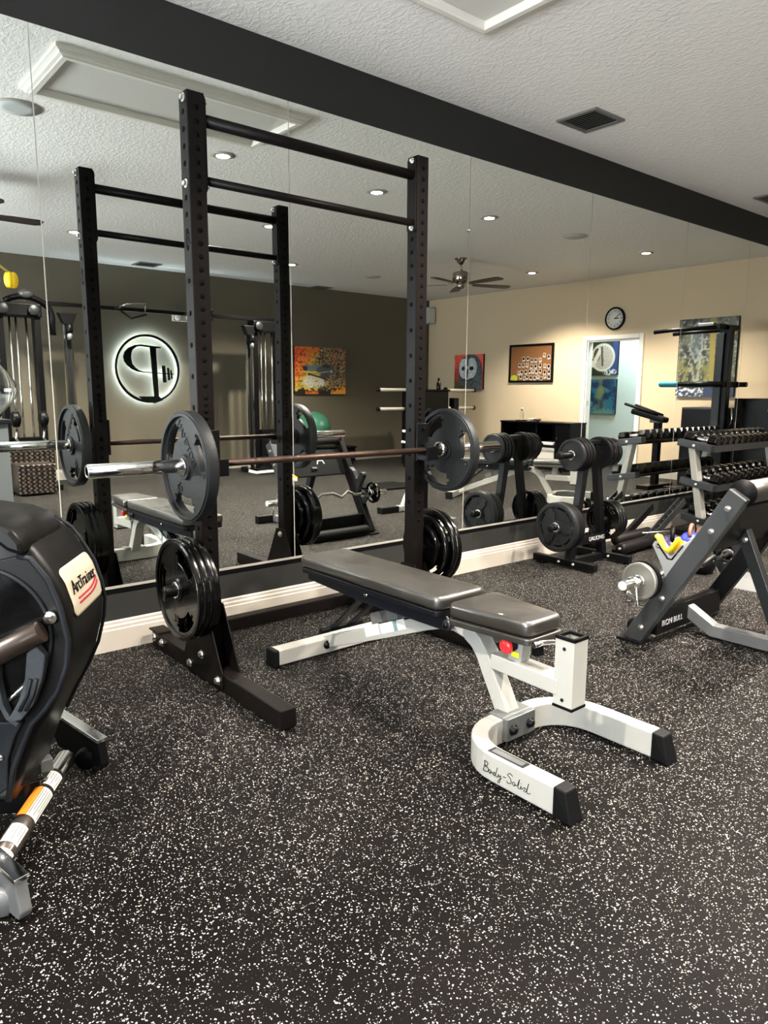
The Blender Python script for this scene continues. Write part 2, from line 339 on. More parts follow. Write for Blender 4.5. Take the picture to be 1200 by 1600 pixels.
# mirror wall: separate panels with polished edges in a channel
mr = T('wall_mirror', 'wall-to-wall mirror of tall butted panels under the dark header', 'mirror', (3.4, 0, .3))
ZM0, ZM1 = .305, 2.620
xs = [-2.5, -.35, .922, 2.121, 3.436, 4.712, 6.086, 7.26, 8.46, 9.66]
for a, b in zip(xs, xs[1:]):
    g = .0025
    pb = MB().box((a+g, -.007, ZM0), (b-g, -.001, ZM1), 1)
    for k, f in enumerate(pb.f):
        pass
    pb.mi = [1, 1, 0, 1, 1, 1]
    pb.make('mirror_panel', [m_mirror, m_edge], mr)
for b in xs[1:-1]:
    MB().box((b-.0022, -.0072, ZM0), (b+.0022, -.0008, ZM1)).make('seam', m_seam, mr)
MB().box((-2.5, -.011, ZM0-.012), (9.66, -.0005, ZM0-.001)).make('bottom_channel', m_chan, mr)
MB().box((-2.5, -.006, ZM0-.032), (9.66, -.0005, ZM0-.012)).make('backing_strip', m_black, mr)
MB().lathe([(.012, 0), (.012, .006), (.006, .009)], (3.436, -.007, 2.19), (0, -1, 0), 16).make('mirror_clip', m_chrome, mr)
# attic hatch with crown moulding
HX0, HX1, HY0, HY1 = 1.245, 2.755, -1.42, -.722
ht = T('ceiling_hatch', 'white moulded attic hatch frame in the ceiling above the rack', 'hatch', ((HX0+HX1)/2, (HY0+HY1)/2, ZC))
prof = [(0, 0), (0, -.018), (.012, -.022), (.030, -.030), (.034, -.040), (.060, -.046), (.064, -.052), (.105, -.052), (.110, -.044), (.110, 0)]
prof = [(a*.68, h*.85) for a, h in prof]
def mitre(c0, c1, c2, c3):
    vs = []; k = len(prof)
    for (cx, cy_), (ix, iy) in ((c0, c2), (c1, c3)):
        vs += [(cx+ix*a, cy_+iy*a, ZC+h-.0005) for a, h in prof]
    return MB().add(vs, [(i, (i+1) % k, k+(i+1) % k, k+i) for i in range(k)]+[tuple(range(k)), tuple(k+i for i in reversed(range(k)))])
cs = [((HX0, HY0), (1, 1)), ((HX1, HY0), (-1, 1)), ((HX1, HY1), (-1, -1)), ((HX0, HY1), (1, -1))]
for i in range(4):
    a, b = cs[i], cs[(i+1) % 4]
    mitre(a[0], b[0], a[1], b[1]).make('moulding', m_casing, ht)
MB().box((HX0+.078, HY0+.078, ZC-.010), (HX1-.078, HY1-.078, ZC-.001)).make('hatch_panel', mat('hatch_panel_paint', S(196, 193, 186), .6), ht, bevel=.003)
def vent(cx, cy_, label, sx=.31, sy_=.29):
    t = T('ceiling_vent', label, 'vent', (cx, cy_, ZC), 'ceiling air vents'); z0, z1 = ZC-.012, ZC-.0005; e = .025
    MB().box((cx-sx/2, cy_-sy_/2, z0), (cx+sx/2, cy_-sy_/2+e, z1)).box((cx-sx/2, cy_+sy_/2-e, z0), (cx+sx/2, cy_+sy_/2, z1)).box((cx-sx/2, cy_-sy_/2+e, z0), (cx-sx/2+e, cy_+sy_/2-e, z1)).box((cx+sx/2-e, cy_-sy_/2+e, z0), (cx+sx/2, cy_+sy_/2-e, z1)).make('frame', m_vent, t)
    MB().box((cx-sx/2+e, cy_-sy_/2+e, ZC-.002), (cx+sx/2-e, cy_+sy_/2-e, ZC-.0004)).make('duct', m_hole, t)
    n = 10
    me = None
    for i in range(n):
        x = cx-sx/2+e+(i+.5)*(sx-2*e)/n
        MB().add([(x-.011, cy_-sy_/2+e, z0+.001), (x+.009, cy_-sy_/2+e, z1-.001), (x+.009, cy_+sy_/2-e, z1-.001), (x-.011, cy_+sy_/2-e, z0+.001),
                  (x-.009, cy_-sy_/2+e, z0), (x+.011, cy_-sy_/2+e, z1-.002), (x+.011, cy_+sy_/2-e, z1-.002), (x-.009, cy_+sy_/2-e, z0)],
                 [(0, 1, 2, 3), (7, 6, 5, 4), (0, 4, 5, 1), (1, 5, 6, 2), (2, 6, 7, 3), (3, 7, 4, 0)]).make('slat', m_vent, t)
vent(4.105, -.385, 'grey slatted ceiling vent beside the dark header, nearer the hatch')
vent(6.87, -.385, 'grey slatted ceiling vent cut off at the right edge of the photo')
vent(4.08, -6.6, 'grey ceiling vent mirrored above the lit round logo')
vent(7.1, -6.87, 'grey ceiling vent mirrored above the crocodile painting')
def downlight(x, y, label, dim=1.0):
    t = T('recessed_light', label, 'ceiling light', (x, y, ZC), 'recessed ceiling downlights')
    MB().lathe([(.062, -.001), (.088, -.001), (.088, -.004), (.066, -.010), (.062, -.010)], (x, y, ZC), (0, 0, 1), 28).make('trim_ring', m_white, t)
    MB().lathe([(.060, -.002), (.060, -.007), (.045, -.011)], (x, y, ZC), (0, 0, 1), 28).make('lens', m_lens, t)
    l = bpy.data.lights.new('downlight_lamp', 'SPOT'); l.energy = LAMP_W*4*dim; l.color = WARM; l.spot_size = math.radians(LAMP_ANGLE); l.spot_blend = .6; l.shadow_soft_size = .055
    o = bpy.data.objects.new('downlight_lamp', l); o.location = (0, 0, -.03); o.parent = t.e; C.objects.link(o)
for x, y, lb in ((2.69, -1.765, 'glowing recessed downlight mirrored just right of the left rack post top'), (4.147, -1.786, 'glowing recessed downlight mirrored between the pull-up bars'),
                 (5.56, -1.777, 'glowing recessed downlight mirrored right of the right rack post'), (2.69, -5.143, 'glowing recessed downlight mirrored left of the mirrored rack post'),
                 (4.13, -3.511, 'glowing recessed downlight mirrored against the far mirrored rack post'), (8.34, -1.743, 'glowing recessed downlight mirrored above the wall clock'),
                 (8.49, -3.606, 'glowing recessed downlight mirrored above the cork board'), (5.555, -5.306, 'glowing recessed downlight mirrored above the crocodile painting'),
                 (-.19, -1.77, 'recessed downlight in the ceiling above the elliptical trainer'), (1.25, -5.2, 'recessed downlight in front of the cable machine')):
    downlight(x, y, lb, (.60 if y > -2 else .9) if x > 8 else 1.0)
def ceil_speaker(x, y, r, label):
    t = T('ceiling_speaker', label, 'speaker', (x, y, ZC), 'round ceiling speakers')
    MB().lathe([(r, -.0005), (r, -.006), (r*.95, -.010)], (x, y, ZC), (0, 0, 1), 40).make('bezel', m_white, t)
    MB().lathe([(r*.93, -.009), (r*.93, -.0115), (r*.5, -.014)], (x, y, ZC), (0, 0, 1), 40).make('grille', m_grille, t)
ceil_speaker(1.32, -1.75, .135, 'large round grille mirrored at the left edge beside the hatch')
ceil_speaker(7.03, -5.4, .12, 'round ceiling grille mirrored right of the crocodile painting vent')
ceil_speaker(6.9, -1.74, .13, 'faint round ceiling grille mirrored left of the clock')
def fan(cx, cy_, rot, label, blade=.70):
    t = T('ceiling_fan', label, 'ceiling fan', (cx, cy_, ZC), 'five-blade ceiling fans'); c = V((cx, cy_, ZC))
    MB().lathe([(.09, -.0005), (.085, -.012), (.05, -.05), (.028, -.075)], c, (0, 0, 1), 32).make('canopy', m_bronze, t)
    MB().tube([c+V((0, 0, -.06)), c+V((0, 0, -.16))], .013).make('downrod', m_bronze, t)
    MB().lathe([(.03, -.15), (.105, -.175), (.11, -.185), (.11, -.265), (.10, -.29), (.06, -.31)], c, (0, 0, 1), 40).make('motor_housing', m_bronze, t)
    MB().lathe([(.055, -.30), (.055, -.345), (.045, -.37), (.01, -.375)], c, (0, 0, 1), 32).make('switch_cap', m_bronze, t)
    for k in range(5):
        a = rot+k*2*PI/5; d = V((math.cos(a), math.sin(a), 0)); s = V((-d.y, d.x, .12))
        MB().beam(c+d*.09+V((0, 0, -.30)), c+d*.22+V((0, 0, -.315)), .03, .008).make('blade_iron', m_bronze, t)
        poly = [(.18, -.045), (.45, -.065), (blade-.04, -.068), (blade, -.04), (blade, .04), (blade-.04, .068), (.45, .065), (.18, .045)]
        MB().prism(poly, c+V((0, 0, -.32)), d, s, .008).make('blade', m_blade, t)
fan(6.95, -3.5, .35, 'dark five-blade ceiling fan mirrored beside the right rack post')
fan(1.2, -3.4, -.0, 'dark ceiling fan whose blade tips mirror at the left edge', .68)
sb = T('wall_speaker', 'small grey box speaker mirrored high in the corner of dark and beige walls', 'speaker', (9.55, -6.87, 2.46))
MB().box((9.46, -6.96, 2.45), (9.65, -6.78, 2.74)).make('cabinet', m_grille, sb, bevel=.01)
MB().box((9.475, -6.785, 2.47), (9.635, -6.772, 2.72)).make('grille', mat('white_cloth', S(196, 198, 194), .8), sb)

# ---------------------------------------------------------------- weight plates
def plate_grip(o, ax, R, m, name, label, group, thick=.042, txt=None, mtxt=None, rot=0, openings=3, lip=True):
    """iron or rubber plate with hand openings; ax is the outer face normal"""
    ax = V(ax).normalized(); t = T(name, label, 'weight plate', o, group); nt = 60
    rs = [.026, R*.2, R*.23, R*.50, R*.56, R*.70, R*.76, R*.84, R*.90, R*.965, R]
    per = nt//openings; half = per*.27
    def h(i, j):
        if i <= 1: return thick*.95
        k = ((j+rot) % per)-per/2
        if 4 <= i <= 6 and abs(k) < half*(1 if i == 5 else .8): return 0
        if i <= 7: return thick*.45
        return thick if i < 9 else thick*.8
    MB().polar(h, rs, nt, o, ax).make('disc', m, t, bevel=.002)
    MB().lathe([(.026, thick*.5+.0005), (.034, thick*.5+.0005), (.034, thick*.5+.003), (.026, thick*.5+.003)], o, ax, 24).make('bore_ring', m_chrome if m is not m_rub else m, t)
    if txt:
        up = V((0, 0, 1)); x = up.cross(ax).normalized()
        for body, u, v, sz, ang in txt:
            c, s = math.cos(ang), math.sin(ang)
            text(t, 'raised_lettering', body, sz*R, V(o)+x*u*R+up*v*R+ax*(thick*.45/2+.0006), x*c+up*s, up*c-x*s, mtxt or m, .0025)
    return t
def plate_plain(o, ax, R, m, name, label, group, thick=.032, spokes=0, txt=None, hub=.026):
    ax = V(ax).normalized(); t = T(name, label, 'weight plate', o, group); nt = 48
    if spokes: thick *= 1.25
    rs = [hub, R*.22, R*.27, R*.62, R*.74, R*.80, R*.84, R*.96, R]
    def h(i, j):
        if i <= 1: return thick
        if spokes and i in (2, 3, 4):
            k = (j % (nt//spokes))-(nt//spokes)//2
            if abs(k) < (3 if i == 2 else 2 if i == 3 else 2): return thick*.85
            if i == 4 and 3 < abs(k) < 8: return 0
        if i <= 5: return thick*(.28 if spokes else .5)
        return thick if i < 7 else thick*.82
    MB().polar(h, rs, nt, o, ax).make('disc', m, t, bevel=.0015)
    MB().lathe([(hub, thick*.5+.0003), (hub+.007, thick*.5+.0003), (hub+.007, thick*.5+.002), (hub, thick*.5+.002)], o, ax, 24).make('bore_ring', m_chrome, t)
    if txt:
        up = V((0, 0, 1)); x = up.cross(ax).normalized()
        for body, u, v, sz, ang in txt:
            c, s = math.cos(ang), math.sin(ang)
            text(t, 'raised_lettering', body, sz*R, V(o)+x*u*R+up*v*R+ax*(thick*(.14 if spokes else .25)+.0006), x*c+up*s, up*c-x*s, m, .002)
    return t

# ---------------------------------------------------------------- squat rack
LX, RXP, PYF, PYB, PT = 1.272, 2.412, -.650, -.580, 2.282
rk = T('squat_rack', 'tall black two-post squat rack with pull-up bars standing against the mirror', 'squat rack', (1.877, -.615, 0))
yc = (PYF+PYB)/2
for x0, lab in ((LX, 'left'), (RXP, 'right')):
    xc = x0+.035; inn = 1 if lab == 'left' else -1
    up = MB().box((x0, PYF, .06), (x0+.07, PYB, PT)).make('upright', m_rack, rk, bevel=.004)
    h = MB()
    z = PT-.055
    while z > .55:
        if not (z < 1.03 and z > .98): h.lathe([(.0105, 0), (.0105, .0006)], (xc, PYF-.0001, z), (0, -1, 0), 12); h.lathe([(.0105, 0), (.0105, .0006)], (xc, PYB+.0001, z), (0, 1, 0), 12)
        z -= .048 if z > 1.2 else .026 if z > 1.06 else .048
    for q in range(28):
        zz = PT-.07-q*.06
        if zz < 1.72 and q % 2: continue
        for s_ in (-1, 1): h.lathe([(.0105, 0), (.0105, .0006)], (x0 if s_ < 0 else x0+.07, yc, zz), (s_, 0, 0), 12)
    h.make('bolt_holes', m_hole, rk, kind='stuff')
    # inner bracket plates of the pull-up bars
    bx = x0+.07 if inn > 0 else x0
    poly = [(-.030, 1.955), (-.022, 1.94), (.022, 1.94), (.030, 1.955), (.030, 2.262), (.022, 2.277), (-.022, 2.277), (-.030, 2.262)]
    MB().prism(poly, (bx+inn*.004, yc, 0), (0, 1, 0), (0, 0, 1), .008).make('bar_bracket', m_rack, rk, bevel=.002)
    for z in (2.259, 1.961):
        bolt(rk, (bx+inn*.008, yc-.006, z), (inn, 0, 0), .012); bolt(rk, (x0+.07 if inn < 0 else x0, yc-.006, z), (-inn, 0, 0), .016)
    # foot: long base leg, gusset plates both sides, bolts
    MB().box((xc-.033, -1.215, .004), (xc+.033, -.075, .078)).make('base_leg', m_rack, rk, bevel=.004)
    for s_ in (-1, 1):
        gx = xc+s_*.038
        MB().prism([(-.79, .02), (-.445, .02), (-.445, .085), (-.565, .335), (-.665, .335), (-.79, .085)], (gx, 0, 0), (0, 1, 0), (0, 0, 1), .006).make('gusset_plate', m_rack, rk, bevel=.001)
        for (y, z) in ((-.755, .05), (-.50, .05), (-.615, .12), (-.615, .30)): bolt(rk, (gx+s_*.003, y, z), (s_, 0, 0), .019)
        for (y, z) in ((-.10, .055), (-.19, .05)): bolt(rk, (xc+s_*.033, y, z), (s_, 0, 0), .019)
    MB().box((xc-.036, -.15, .078), (xc+.036, -.045, .086)).make('rear_block', m_rack, rk, bevel=.002)
    # hook bracket holding the bar
    hx0, hx1 = x0+.012, x0+.082
    MB().box((hx0-.004, PYF-.012, .86), (hx1, PYF-.001, 1.045)).box((hx0-.004, PYF-.075, .868), (hx1, PYF-.012, .894)).box((hx0-.004, PYF-.085, .868), (hx1, PYF-.075, .935)).box((hx1-.008, PYF-.012, .86), (hx1, PYB, 1.045)).make('bar_hook', m_black, rk, bevel=.002)
    for z in (.94, 1.02): bolt(rk, ((hx0+hx1)/2, PYF-.012, z), (0, -1, 0), .009, m=m_black)
    # storage peg
    ox = -1 if lab == 'left' else 1
    bx = x0 if ox < 0 else x0+.07
    MB().lathe([(.024, 0), (.024, .150), (.02, .155)], (bx, yc, .41), (ox, 0, 0), 20).make('plate_peg', m_black, rk)
MB().box((LX+.068, -.135, .012), (RXP+.002, -.075, .072)).make('rear_crossbar', m_rack, rk, bevel=.004)
MB().tube([(LX+.077, yc, 2.198), (RXP-.007, yc, 2.198)], .0225, 24).make('thick_pullup_bar', m_rack, rk)
MB().tube([(LX+.077, yc, 1.985), (RXP-.007, yc, 1.985)], .0165, 24).make('thin_pullup_bar', m_rack, rk)
text(rk, 'stencilled_letter', 'R', .075, (LX-.0004, yc-.005, 1.765), (0, -1, 0), (0, 0, 1), m_ink, .0003)
# barbell on the hooks
BYY, BZ = -.695, .916
bb = T('barbell', 'worn Olympic barbell with chrome sleeves resting on the rack hooks', 'barbell', (1.9, BYY, BZ))
MB().tube([(1.255, BYY, BZ), (2.54, BYY, BZ)], .0142, 20).make('shaft', m_rust, bb)
for x0, x1, cx_, s_ in ((.824, 1.225, 1.235, -1), (2.555, 2.967, 2.53, 1)):
    MB().tube([(x0, BYY, BZ), (x1, BYY, BZ)], .0255, 32).make('sleeve', m_chrome, bb)
    MB().lathe([(.0255, -.003), (.037, -.002), (.037, .022), (.0255, .024)], (x1 if s_ < 0 else x0-.02, BYY, BZ), (1, 0, 0), 32).make('collar', m_chrome, bb)
    e = x0 if s_ < 0 else x1
    MB().lathe([(.0215, 0), (.0215, .001), (.017, .0015), (.017, -.002)], (e, BYY, BZ), (s_, 0, 0), 24).make('end_cap', m_zinc, bb)
plate_grip((1.203, BYY, BZ-.006), (-1, 0, 0), .213, m_iron, 'weight_plate', 'big grey-black gripper plate on the left end of the barbell', 'plates on the barbell', .052,
           [('HAMPTON', .08, .42, .20, -.9), ('45', -.28, -.42, .24, .5)], rot=4)
plate_grip((2.590, BYY, BZ-.006), (1, 0, 0), .208, m_iron, 'weight_plate', 'big black gripper plate on the right end of the barbell', 'plates on the barbell', .052,
           [('HAMPTON', .08, .42, .20, -.9), ('45', -.28, -.42, .24, .5)], rot=9)
pos_l = [(1.176, .205), (1.204, .205), (1.231, .205), (1.256, .19)]
for i, (x, r) in enumerate(pos_l):
    plate_grip((x, yc-.002, .412-(0 if r > .2 else .006)), (-1, 0, 0), r, m_gloss, 'weight_plate', ('outermost glossy black plate on the left lower rack peg, two hand holes showing', 'glossy plate behind the outermost on the left lower rack peg', 'third glossy plate inward on the left lower rack peg', 'innermost smaller glossy plate against the left rack post')[i],
               'plates on the left rack peg', .024, [('35', -.1, -.62, .22, 0)] if i == 0 else None, rot=10)
for i, (x, r) in enumerate(((2.500, .125), (2.528, .165), (2.557, .195), (2.587, .195))):
    plate_grip((x, yc-.002, .408), (1, 0, 0), r, m_gloss, 'weight_plate', ('smallest glossy plate touching the right rack post', 'mid-sized glossy plate second from the right rack post', 'large glossy plate third from the right rack post', 'outermost large glossy plate on the right lower rack peg')[i], 'plates on the right rack peg', .027, rot=3)
for x, s_, nm in ((1.083, -1, 'left'), (2.672, 1, 'right')):
    pass

# ---------------------------------------------------------------- adjustable bench
AX = 1.885
def build_bench():
    t = T('adjustable_bench', 'silver adjustable bench with black pads and red knob in front of the rack', 'bench', (AX, -1.4, 0))
    def px(a): return AX+a
    # U base
    pts = []; hw, ye, yb, r = .262, -2.155, -1.748, .17
    pts.append((-hw, ye)); 
    for k in range(9): a = PI-k*PI/2/8; pts.append((-hw+r+r*math.cos(a), yb-r+r*math.sin(a)))
    for k in range(9): a = PI/2-k*PI/2/8; pts.append((hw-r+r*math.cos(a), yb-r+r*math.sin(a)))
    pts.append((hw, ye))
    path = [(px(a), b, .050) for a, b in pts]
    ub = MB().rtube(path, .056, .088, (0, 0, 1)).make('u_base', m_silver, t, bevel=.005)
    for s_ in (-1, 1):
        x = px(s_*hw)
        MB().add([(x-.031, ye+.004, .004), (x+.031, ye+.004, .004), (x+.031, ye+.004, .097), (x-.031, ye+.004, .097),
                  (x-.031, ye-.062, .0), (x+.031, ye-.062, .0), (x+.026, ye-.036, .093), (x-.026, ye-.036, .093)],
                 [(0, 1, 2, 3), (7, 6, 5, 4), (0, 4, 5, 1), (1, 5, 6, 2), (2, 6, 7, 3), (3, 7, 4, 0)]).make('end_cap', m_rub, t, bevel=.005)
    # clamp plate on the curve
    MB().box((px(-.075), -1.797, .018), (px(.075), -1.776, .098)).box((px(-.075), -1.776, .094), (px(.075), -1.712, .099)).make('clamp_plate', mat('galvanised_grey', S(100, 102, 101), .4, .5), t, bevel=.002)
    for s_ in (-1, 1): MB().lathe([(.019, 0), (.019, .004), (.013, .005), (.013, .014), (.008, .017)], (px(s_*.045), -1.797, .056), (0, -1, 0), 16).make('clamp_bolt', m_black, t)
    # spine: rear foot up to the hump and down to the base
    spine = [(-.64, .052), (-.80, .105), (-1.36, .333)]
    c0 = V((-1.455, .262)); rr = .105
    for k in range(1, 9):
        a = math.radians(112-(k/8)*128); spine.append((c0.x-rr*math.cos(a)*1.0-.02 if False else c0.x-rr*math.cos(a)-.045, c0.y+rr*math.sin(a)))
    spine = [(-.66, .055), (-.85, .125), (-1.10, .222), (-1.34, .318), (-1.42, .345), (-1.49, .354), (-1.55, .342), (-1.60, .312), (-1.635, .270), (-1.66, .22), (-1.70, .15), (-1.735, .085)]
    MB().rtube([(px(0), y, z) for y, z in spine], .058, .062, (1, 0, 0)).make('spine_tube', m_silver, t, bevel=.004)
    MB().box((px(-.29), -.688, .010), (px(.29), -.618, .078)).make('rear_foot', mat('silver_grey_foot', S(150, 147, 140), .4), t, bevel=.004)  # rear foot in its own plain silver grey
    for s_ in (-1, 1):
        MB().box((px(s_*.29), -.692, .0), (px(s_*.318), -.614, .083)).make('foot_cap', m_rub, t, bevel=.008)
    MB().lathe([(.02, 0), (.02, .004), (.012, .005), (.012, .012)], (px(-.035), -.688, .05), (0, -1, 0), 16).make('foot_bolt', m_black, t)
    # ladder teeth
    d = V((0, -.93, .37)).normalized()
    for k in range(4):
        b = V((px(0), -1.03-.102*k, .235+.0395*k))
        MB().prism([(-.03, 0), (.04, 0), (.035, .048), (-.02, .048), (-.03, .04)], b, (0, -.93, .372), (0, .372, .93), .05).make('ladder_tooth', m_grey2, t, bevel=.002)
    # stickers on the spine side
    for k, (u, wd, mm) in enumerate(((.33, .10, m_paper), (.44, .10, m_paper), (.555, .05, m_paper))):
        o = V((px(-.0318), -.66, .055))+V((0, -.925, .378))*u
        MB().prism([(0, -.020), (wd, -.020), (wd, .022), (0, .022)], o, (0, -.925, .378), (0, .378, .925), .0008).make('instruction_sticker', mm, t)
    o = V((px(-.0322), -.66, .055))+V((0, -.925, .378))*.53
    MB().prism([(0, -.020), (.02, -.020), (.02, .022), (0, .022)], o, (0, -.925, .378), (0, .378, .925), .001).make('sticker_edge', mat('slate_sticker', S(96, 124, 130), .5), t)
    # prop strut and its rod
    for s_ in (-1, 1):
        MB().beam((px(s_*.062), -1.035, .385), (px(s_*.05), -.755, .150), .008, .042, (1, 0, 0)).make('prop_strut', m_frame, t, bevel=.001)
    MB().tube([(px(-.115), -.752, .148), (px(.115), -.752, .148)], .0125, 16).make('prop_rod', m_rub, t)
    # back pad, rails, pivot
    def pad(name, poly, z0, z1, bev):
        b = MB().prism(poly, (AX, 0, (z0+z1)/2), (1, 0, 0), (0, 1, 0), z1-z0)
        ob = b.make(name, [m_pad], t); bv = ob.modifiers.new('bevel', 'BEVEL'); bv.width = bev; bv.segments = 4; bv.limit_method = 'ANGLE'
        for p_ in ob.data.polygons: p_.use_smooth = True
        return ob
    def rr_(x0, x1, y0, y1, r, x0b=None, x1b=None):
        o = []
        for cx_, cy__, a0 in ((x1-r, y1-r, 0), (x0+r, y1-r, 90), (x0b+r if x0b is not None else x0+r, y0+r, 180), (x1b-r if x1b is not None else x1-r, y0+r, 270)):
            o += [(cx_+r*math.cos(math.radians(a0+k*22.5)), cy__+r*math.sin(math.radians(a0+k*22.5))) for k in range(5)]
        return o
    pad('back_pad', rr_(-.128, .128, -1.505, -.600, .035), .418, .470, .016)
    ob = MB().prism(rr_(-.125, .125, -1.50, -.605, .03), (AX, 0, .405), (1, 0, 0), (0, 1, 0), .024).make('back_board', m_padside, t, bevel=.004)
    pad('seat_pad', rr_(-.125, .125, -1.885, -1.545, .03, -.092, .092), .412, .466, .016)
    MB().prism(rr_(-.128, .128, -1.890, -1.545, .03, -.095, .095), (AX, 0, .399), (1, 0, 0), (0, 1, 0), .024).make('seat_board', m_pad, t, bevel=.005)
    for s_ in (-1, 1):
        MB().prism([(-.61, .402), (-.61, .352), (-1.02, .334), (-1.50, .338), (-1.535, .365), (-1.50, .394), (-1.25, .402)], (px(s_*.078), 0, 0), (0, 1, 0), (0, 0, 1), .010).make('back_rail', m_frame, t, bevel=.002)
        MB().lathe([(.021, 0), (.021, .012), (.016, .014)], (px(s_*.083), -1.515, .366), (s_, 0, 0), 20).make('pivot_cap', m_grey, t)
        MB().lathe([(.010, 0), (.010, .006)], (px(s_*.097), -1.515, .366), (s_, 0, 0), 14).make('pivot_bolt', m_black, t)
        MB().lathe([(.012, 0), (.012, .004), (.008, .007)], (px(s_*.083), -1.035, .372), (s_, 0, 0), 14).make('rail_bolt', m_chrome, t)
    # seat post, knob, arm tube, leg-attachment post
    MB().beam((px(0), -1.772, .275), (px(0), -1.785, .388), .055, .05, (1, 0, 0)).make('seat_post', m_silver, t, bevel=.003)
    MB().box((px(-.029), -1.812, .386), (px(.029), -1.758, .394)).make('post_cap', m_rub, t, bevel=.003)
    MB().beam((px(.01), -1.84, .39), (px(.01), -1.848, .325), .03, .03, (1, 0, 0)).make('seat_slider', m_rub, t, bevel=.003)
    kb = MB().lathe([(.013, 0), (.013, .016), (.024, .018), (.027, .026), (.024, .035), (.012, .039)], (px(-.029), -1.764, .350), (-1, 0, -.05), 24).make('adjustment_knob', m_red, t)
    MB().lathe([(.02, 0), (.02, .012)], (px(-.028), -1.772, .350), (-1, 0, 0), 20).make('knob_collar', m_rub, sub(kb, t))
    MB().prism([(-.016, -.009), (.016, -.009), (.016, .009), (-.016, .009)], (px(-.0285), -1.782, .318), (0, -1, 0), (0, 0, 1), .001).make('warning_label', m_ylab, t)
    MB().beam((px(0), -1.68, .268), (px(0), -1.965, .262), .054, .078, (1, 0, 0)).make('arm_tube', m_silver, t, bevel=.004)
    p0, p1 = -1.950, -2.022
    x0, x1, z0, z1 = px(-.036), px(.036), .206, .425; th = .005
    MB().box((x0, p1, z0), (x0+th, p0, z1)).box((x1-th, p1, z0), (x1, p0, z1)).box((x0, p1, z0), (x1, p1+th, z1)).box((x0, p0-th, z0), (x1, p0, z1)).make('attachment_post', m_silver, t)
    for z, hh in ((z1, .012), (z0-.010, .010)):
        MB().box((x0-.002, p1-.002, z), (x0+.008, p0+.002, z+hh)).box((x1-.008, p1-.002, z), (x1+.002, p0+.002, z+hh)).box((x0, p1-.002, z), (x1, p1+.008, z+hh)).box((x0, p0-.008, z), (x1, p0+.002, z+hh)).make('post_rim', m_rub, t, bevel=.001)
    MB().box((x0+th, p1+th, z0+.05), (x1-th, p0-th, z0+.055)).make('post_floor', m_black, t)
    for z in (z1-.028, z0+.02): MB().lathe([(.006, 0), (.006, .002)], (x0, -1.985, z), (-1, 0, 0), 12).make('post_screw', m_black, t)
    MB().tube([(px(.0), p0, .395), (px(-.01), p0+.03, .398), (px(-.05), p0+.042, .40), (px(-.085), p0+.048, .397)], [.008, .008, .009, .011]).make('clamp_lever', m_chrome, t)
    # name plate and signature lettering on the base leg
    MB().box((px(-hw-.016), -2.03, .0945), (px(-hw+.020), -1.89, .0955)).make('rating_plate', m_grey, t)
    for k in range(3): MB().box((px(-hw-.010), -2.02, .0957+.0001*k), (px(-hw+.014), -1.90, .0958)).make('rating_print', mat('plate_print', S(66, 67, 67), .6), t) if k == 0 else None
    pen = [[(0, 0), (.12, .62), (.10, .98), (.36, .94), (.30, .6), (.10, .52), (.42, .42), (.36, .06), (.04, .0)],
           [(.52, .05), (.46, .25), (.58, .36), (.70, .2), (.60, .02), (.52, .08), (.72, .22), (.86, .1), (.98, .34), (.86, .3), (.84, .06), (1.0, .1), (1.16, .95), (1.04, .1), (1.18, .06), (1.26, .36), (1.30, .08), (1.44, .34), (1.36, -.34), (1.22, -.42), (1.34, -.08), (1.52, .12)],
           [(1.62, .36), (1.84, .40)],
           [(2.36, .86), (2.16, 1.0), (1.98, .76), (2.2, .52), (2.26, .16), (2.02, .0), (1.92, .16)],
           [(2.42, .06), (2.36, .26), (2.50, .36), (2.58, .18), (2.46, .02), (2.58, .22), (2.72, .2), (2.90, .92), (2.80, .1), (2.96, .08), (3.02, .38), (3.04, .08), (3.22, .34), (3.36, .34), (3.24, .08), (3.40, .1), (3.58, .95), (3.46, .08), (3.66, .06), (3.72, .12)], [(3.02, .58), (3.04, .62)]]
    xo = px(-hw-.0285)
    for st in pen:
        # smooth the stroke with Catmull-Rom and lay it along the leg side
        P = [st[0]]+st+[st[-1]]; q = []
        for i in range(1, len(P)-2):
            for k in range(5):
                u = k/5; a, b, c_, d_ = [np.array(P[i+j]) for j in (-1, 0, 1, 2)]
                q.append(.5*((2*b)+(-a+c_)*u+(2*a-5*b+4*c_-d_)*u*u+(-a+3*b-3*c_+d_)*u**3))
        q.append(np.array(st[-1]))
        MB().tube([(xo, -1.885-.050*a, .032+.034*b) for a, b in q], .0011, 6).make('signature_stroke', m_ink, t)
    return t
bench = build_bench()
b2 = dup(bench.e, (6.42, -1.98, 0), PI+.50*-1, 'silver adjustable bench mirrored behind the plate tree, facing the mirror')

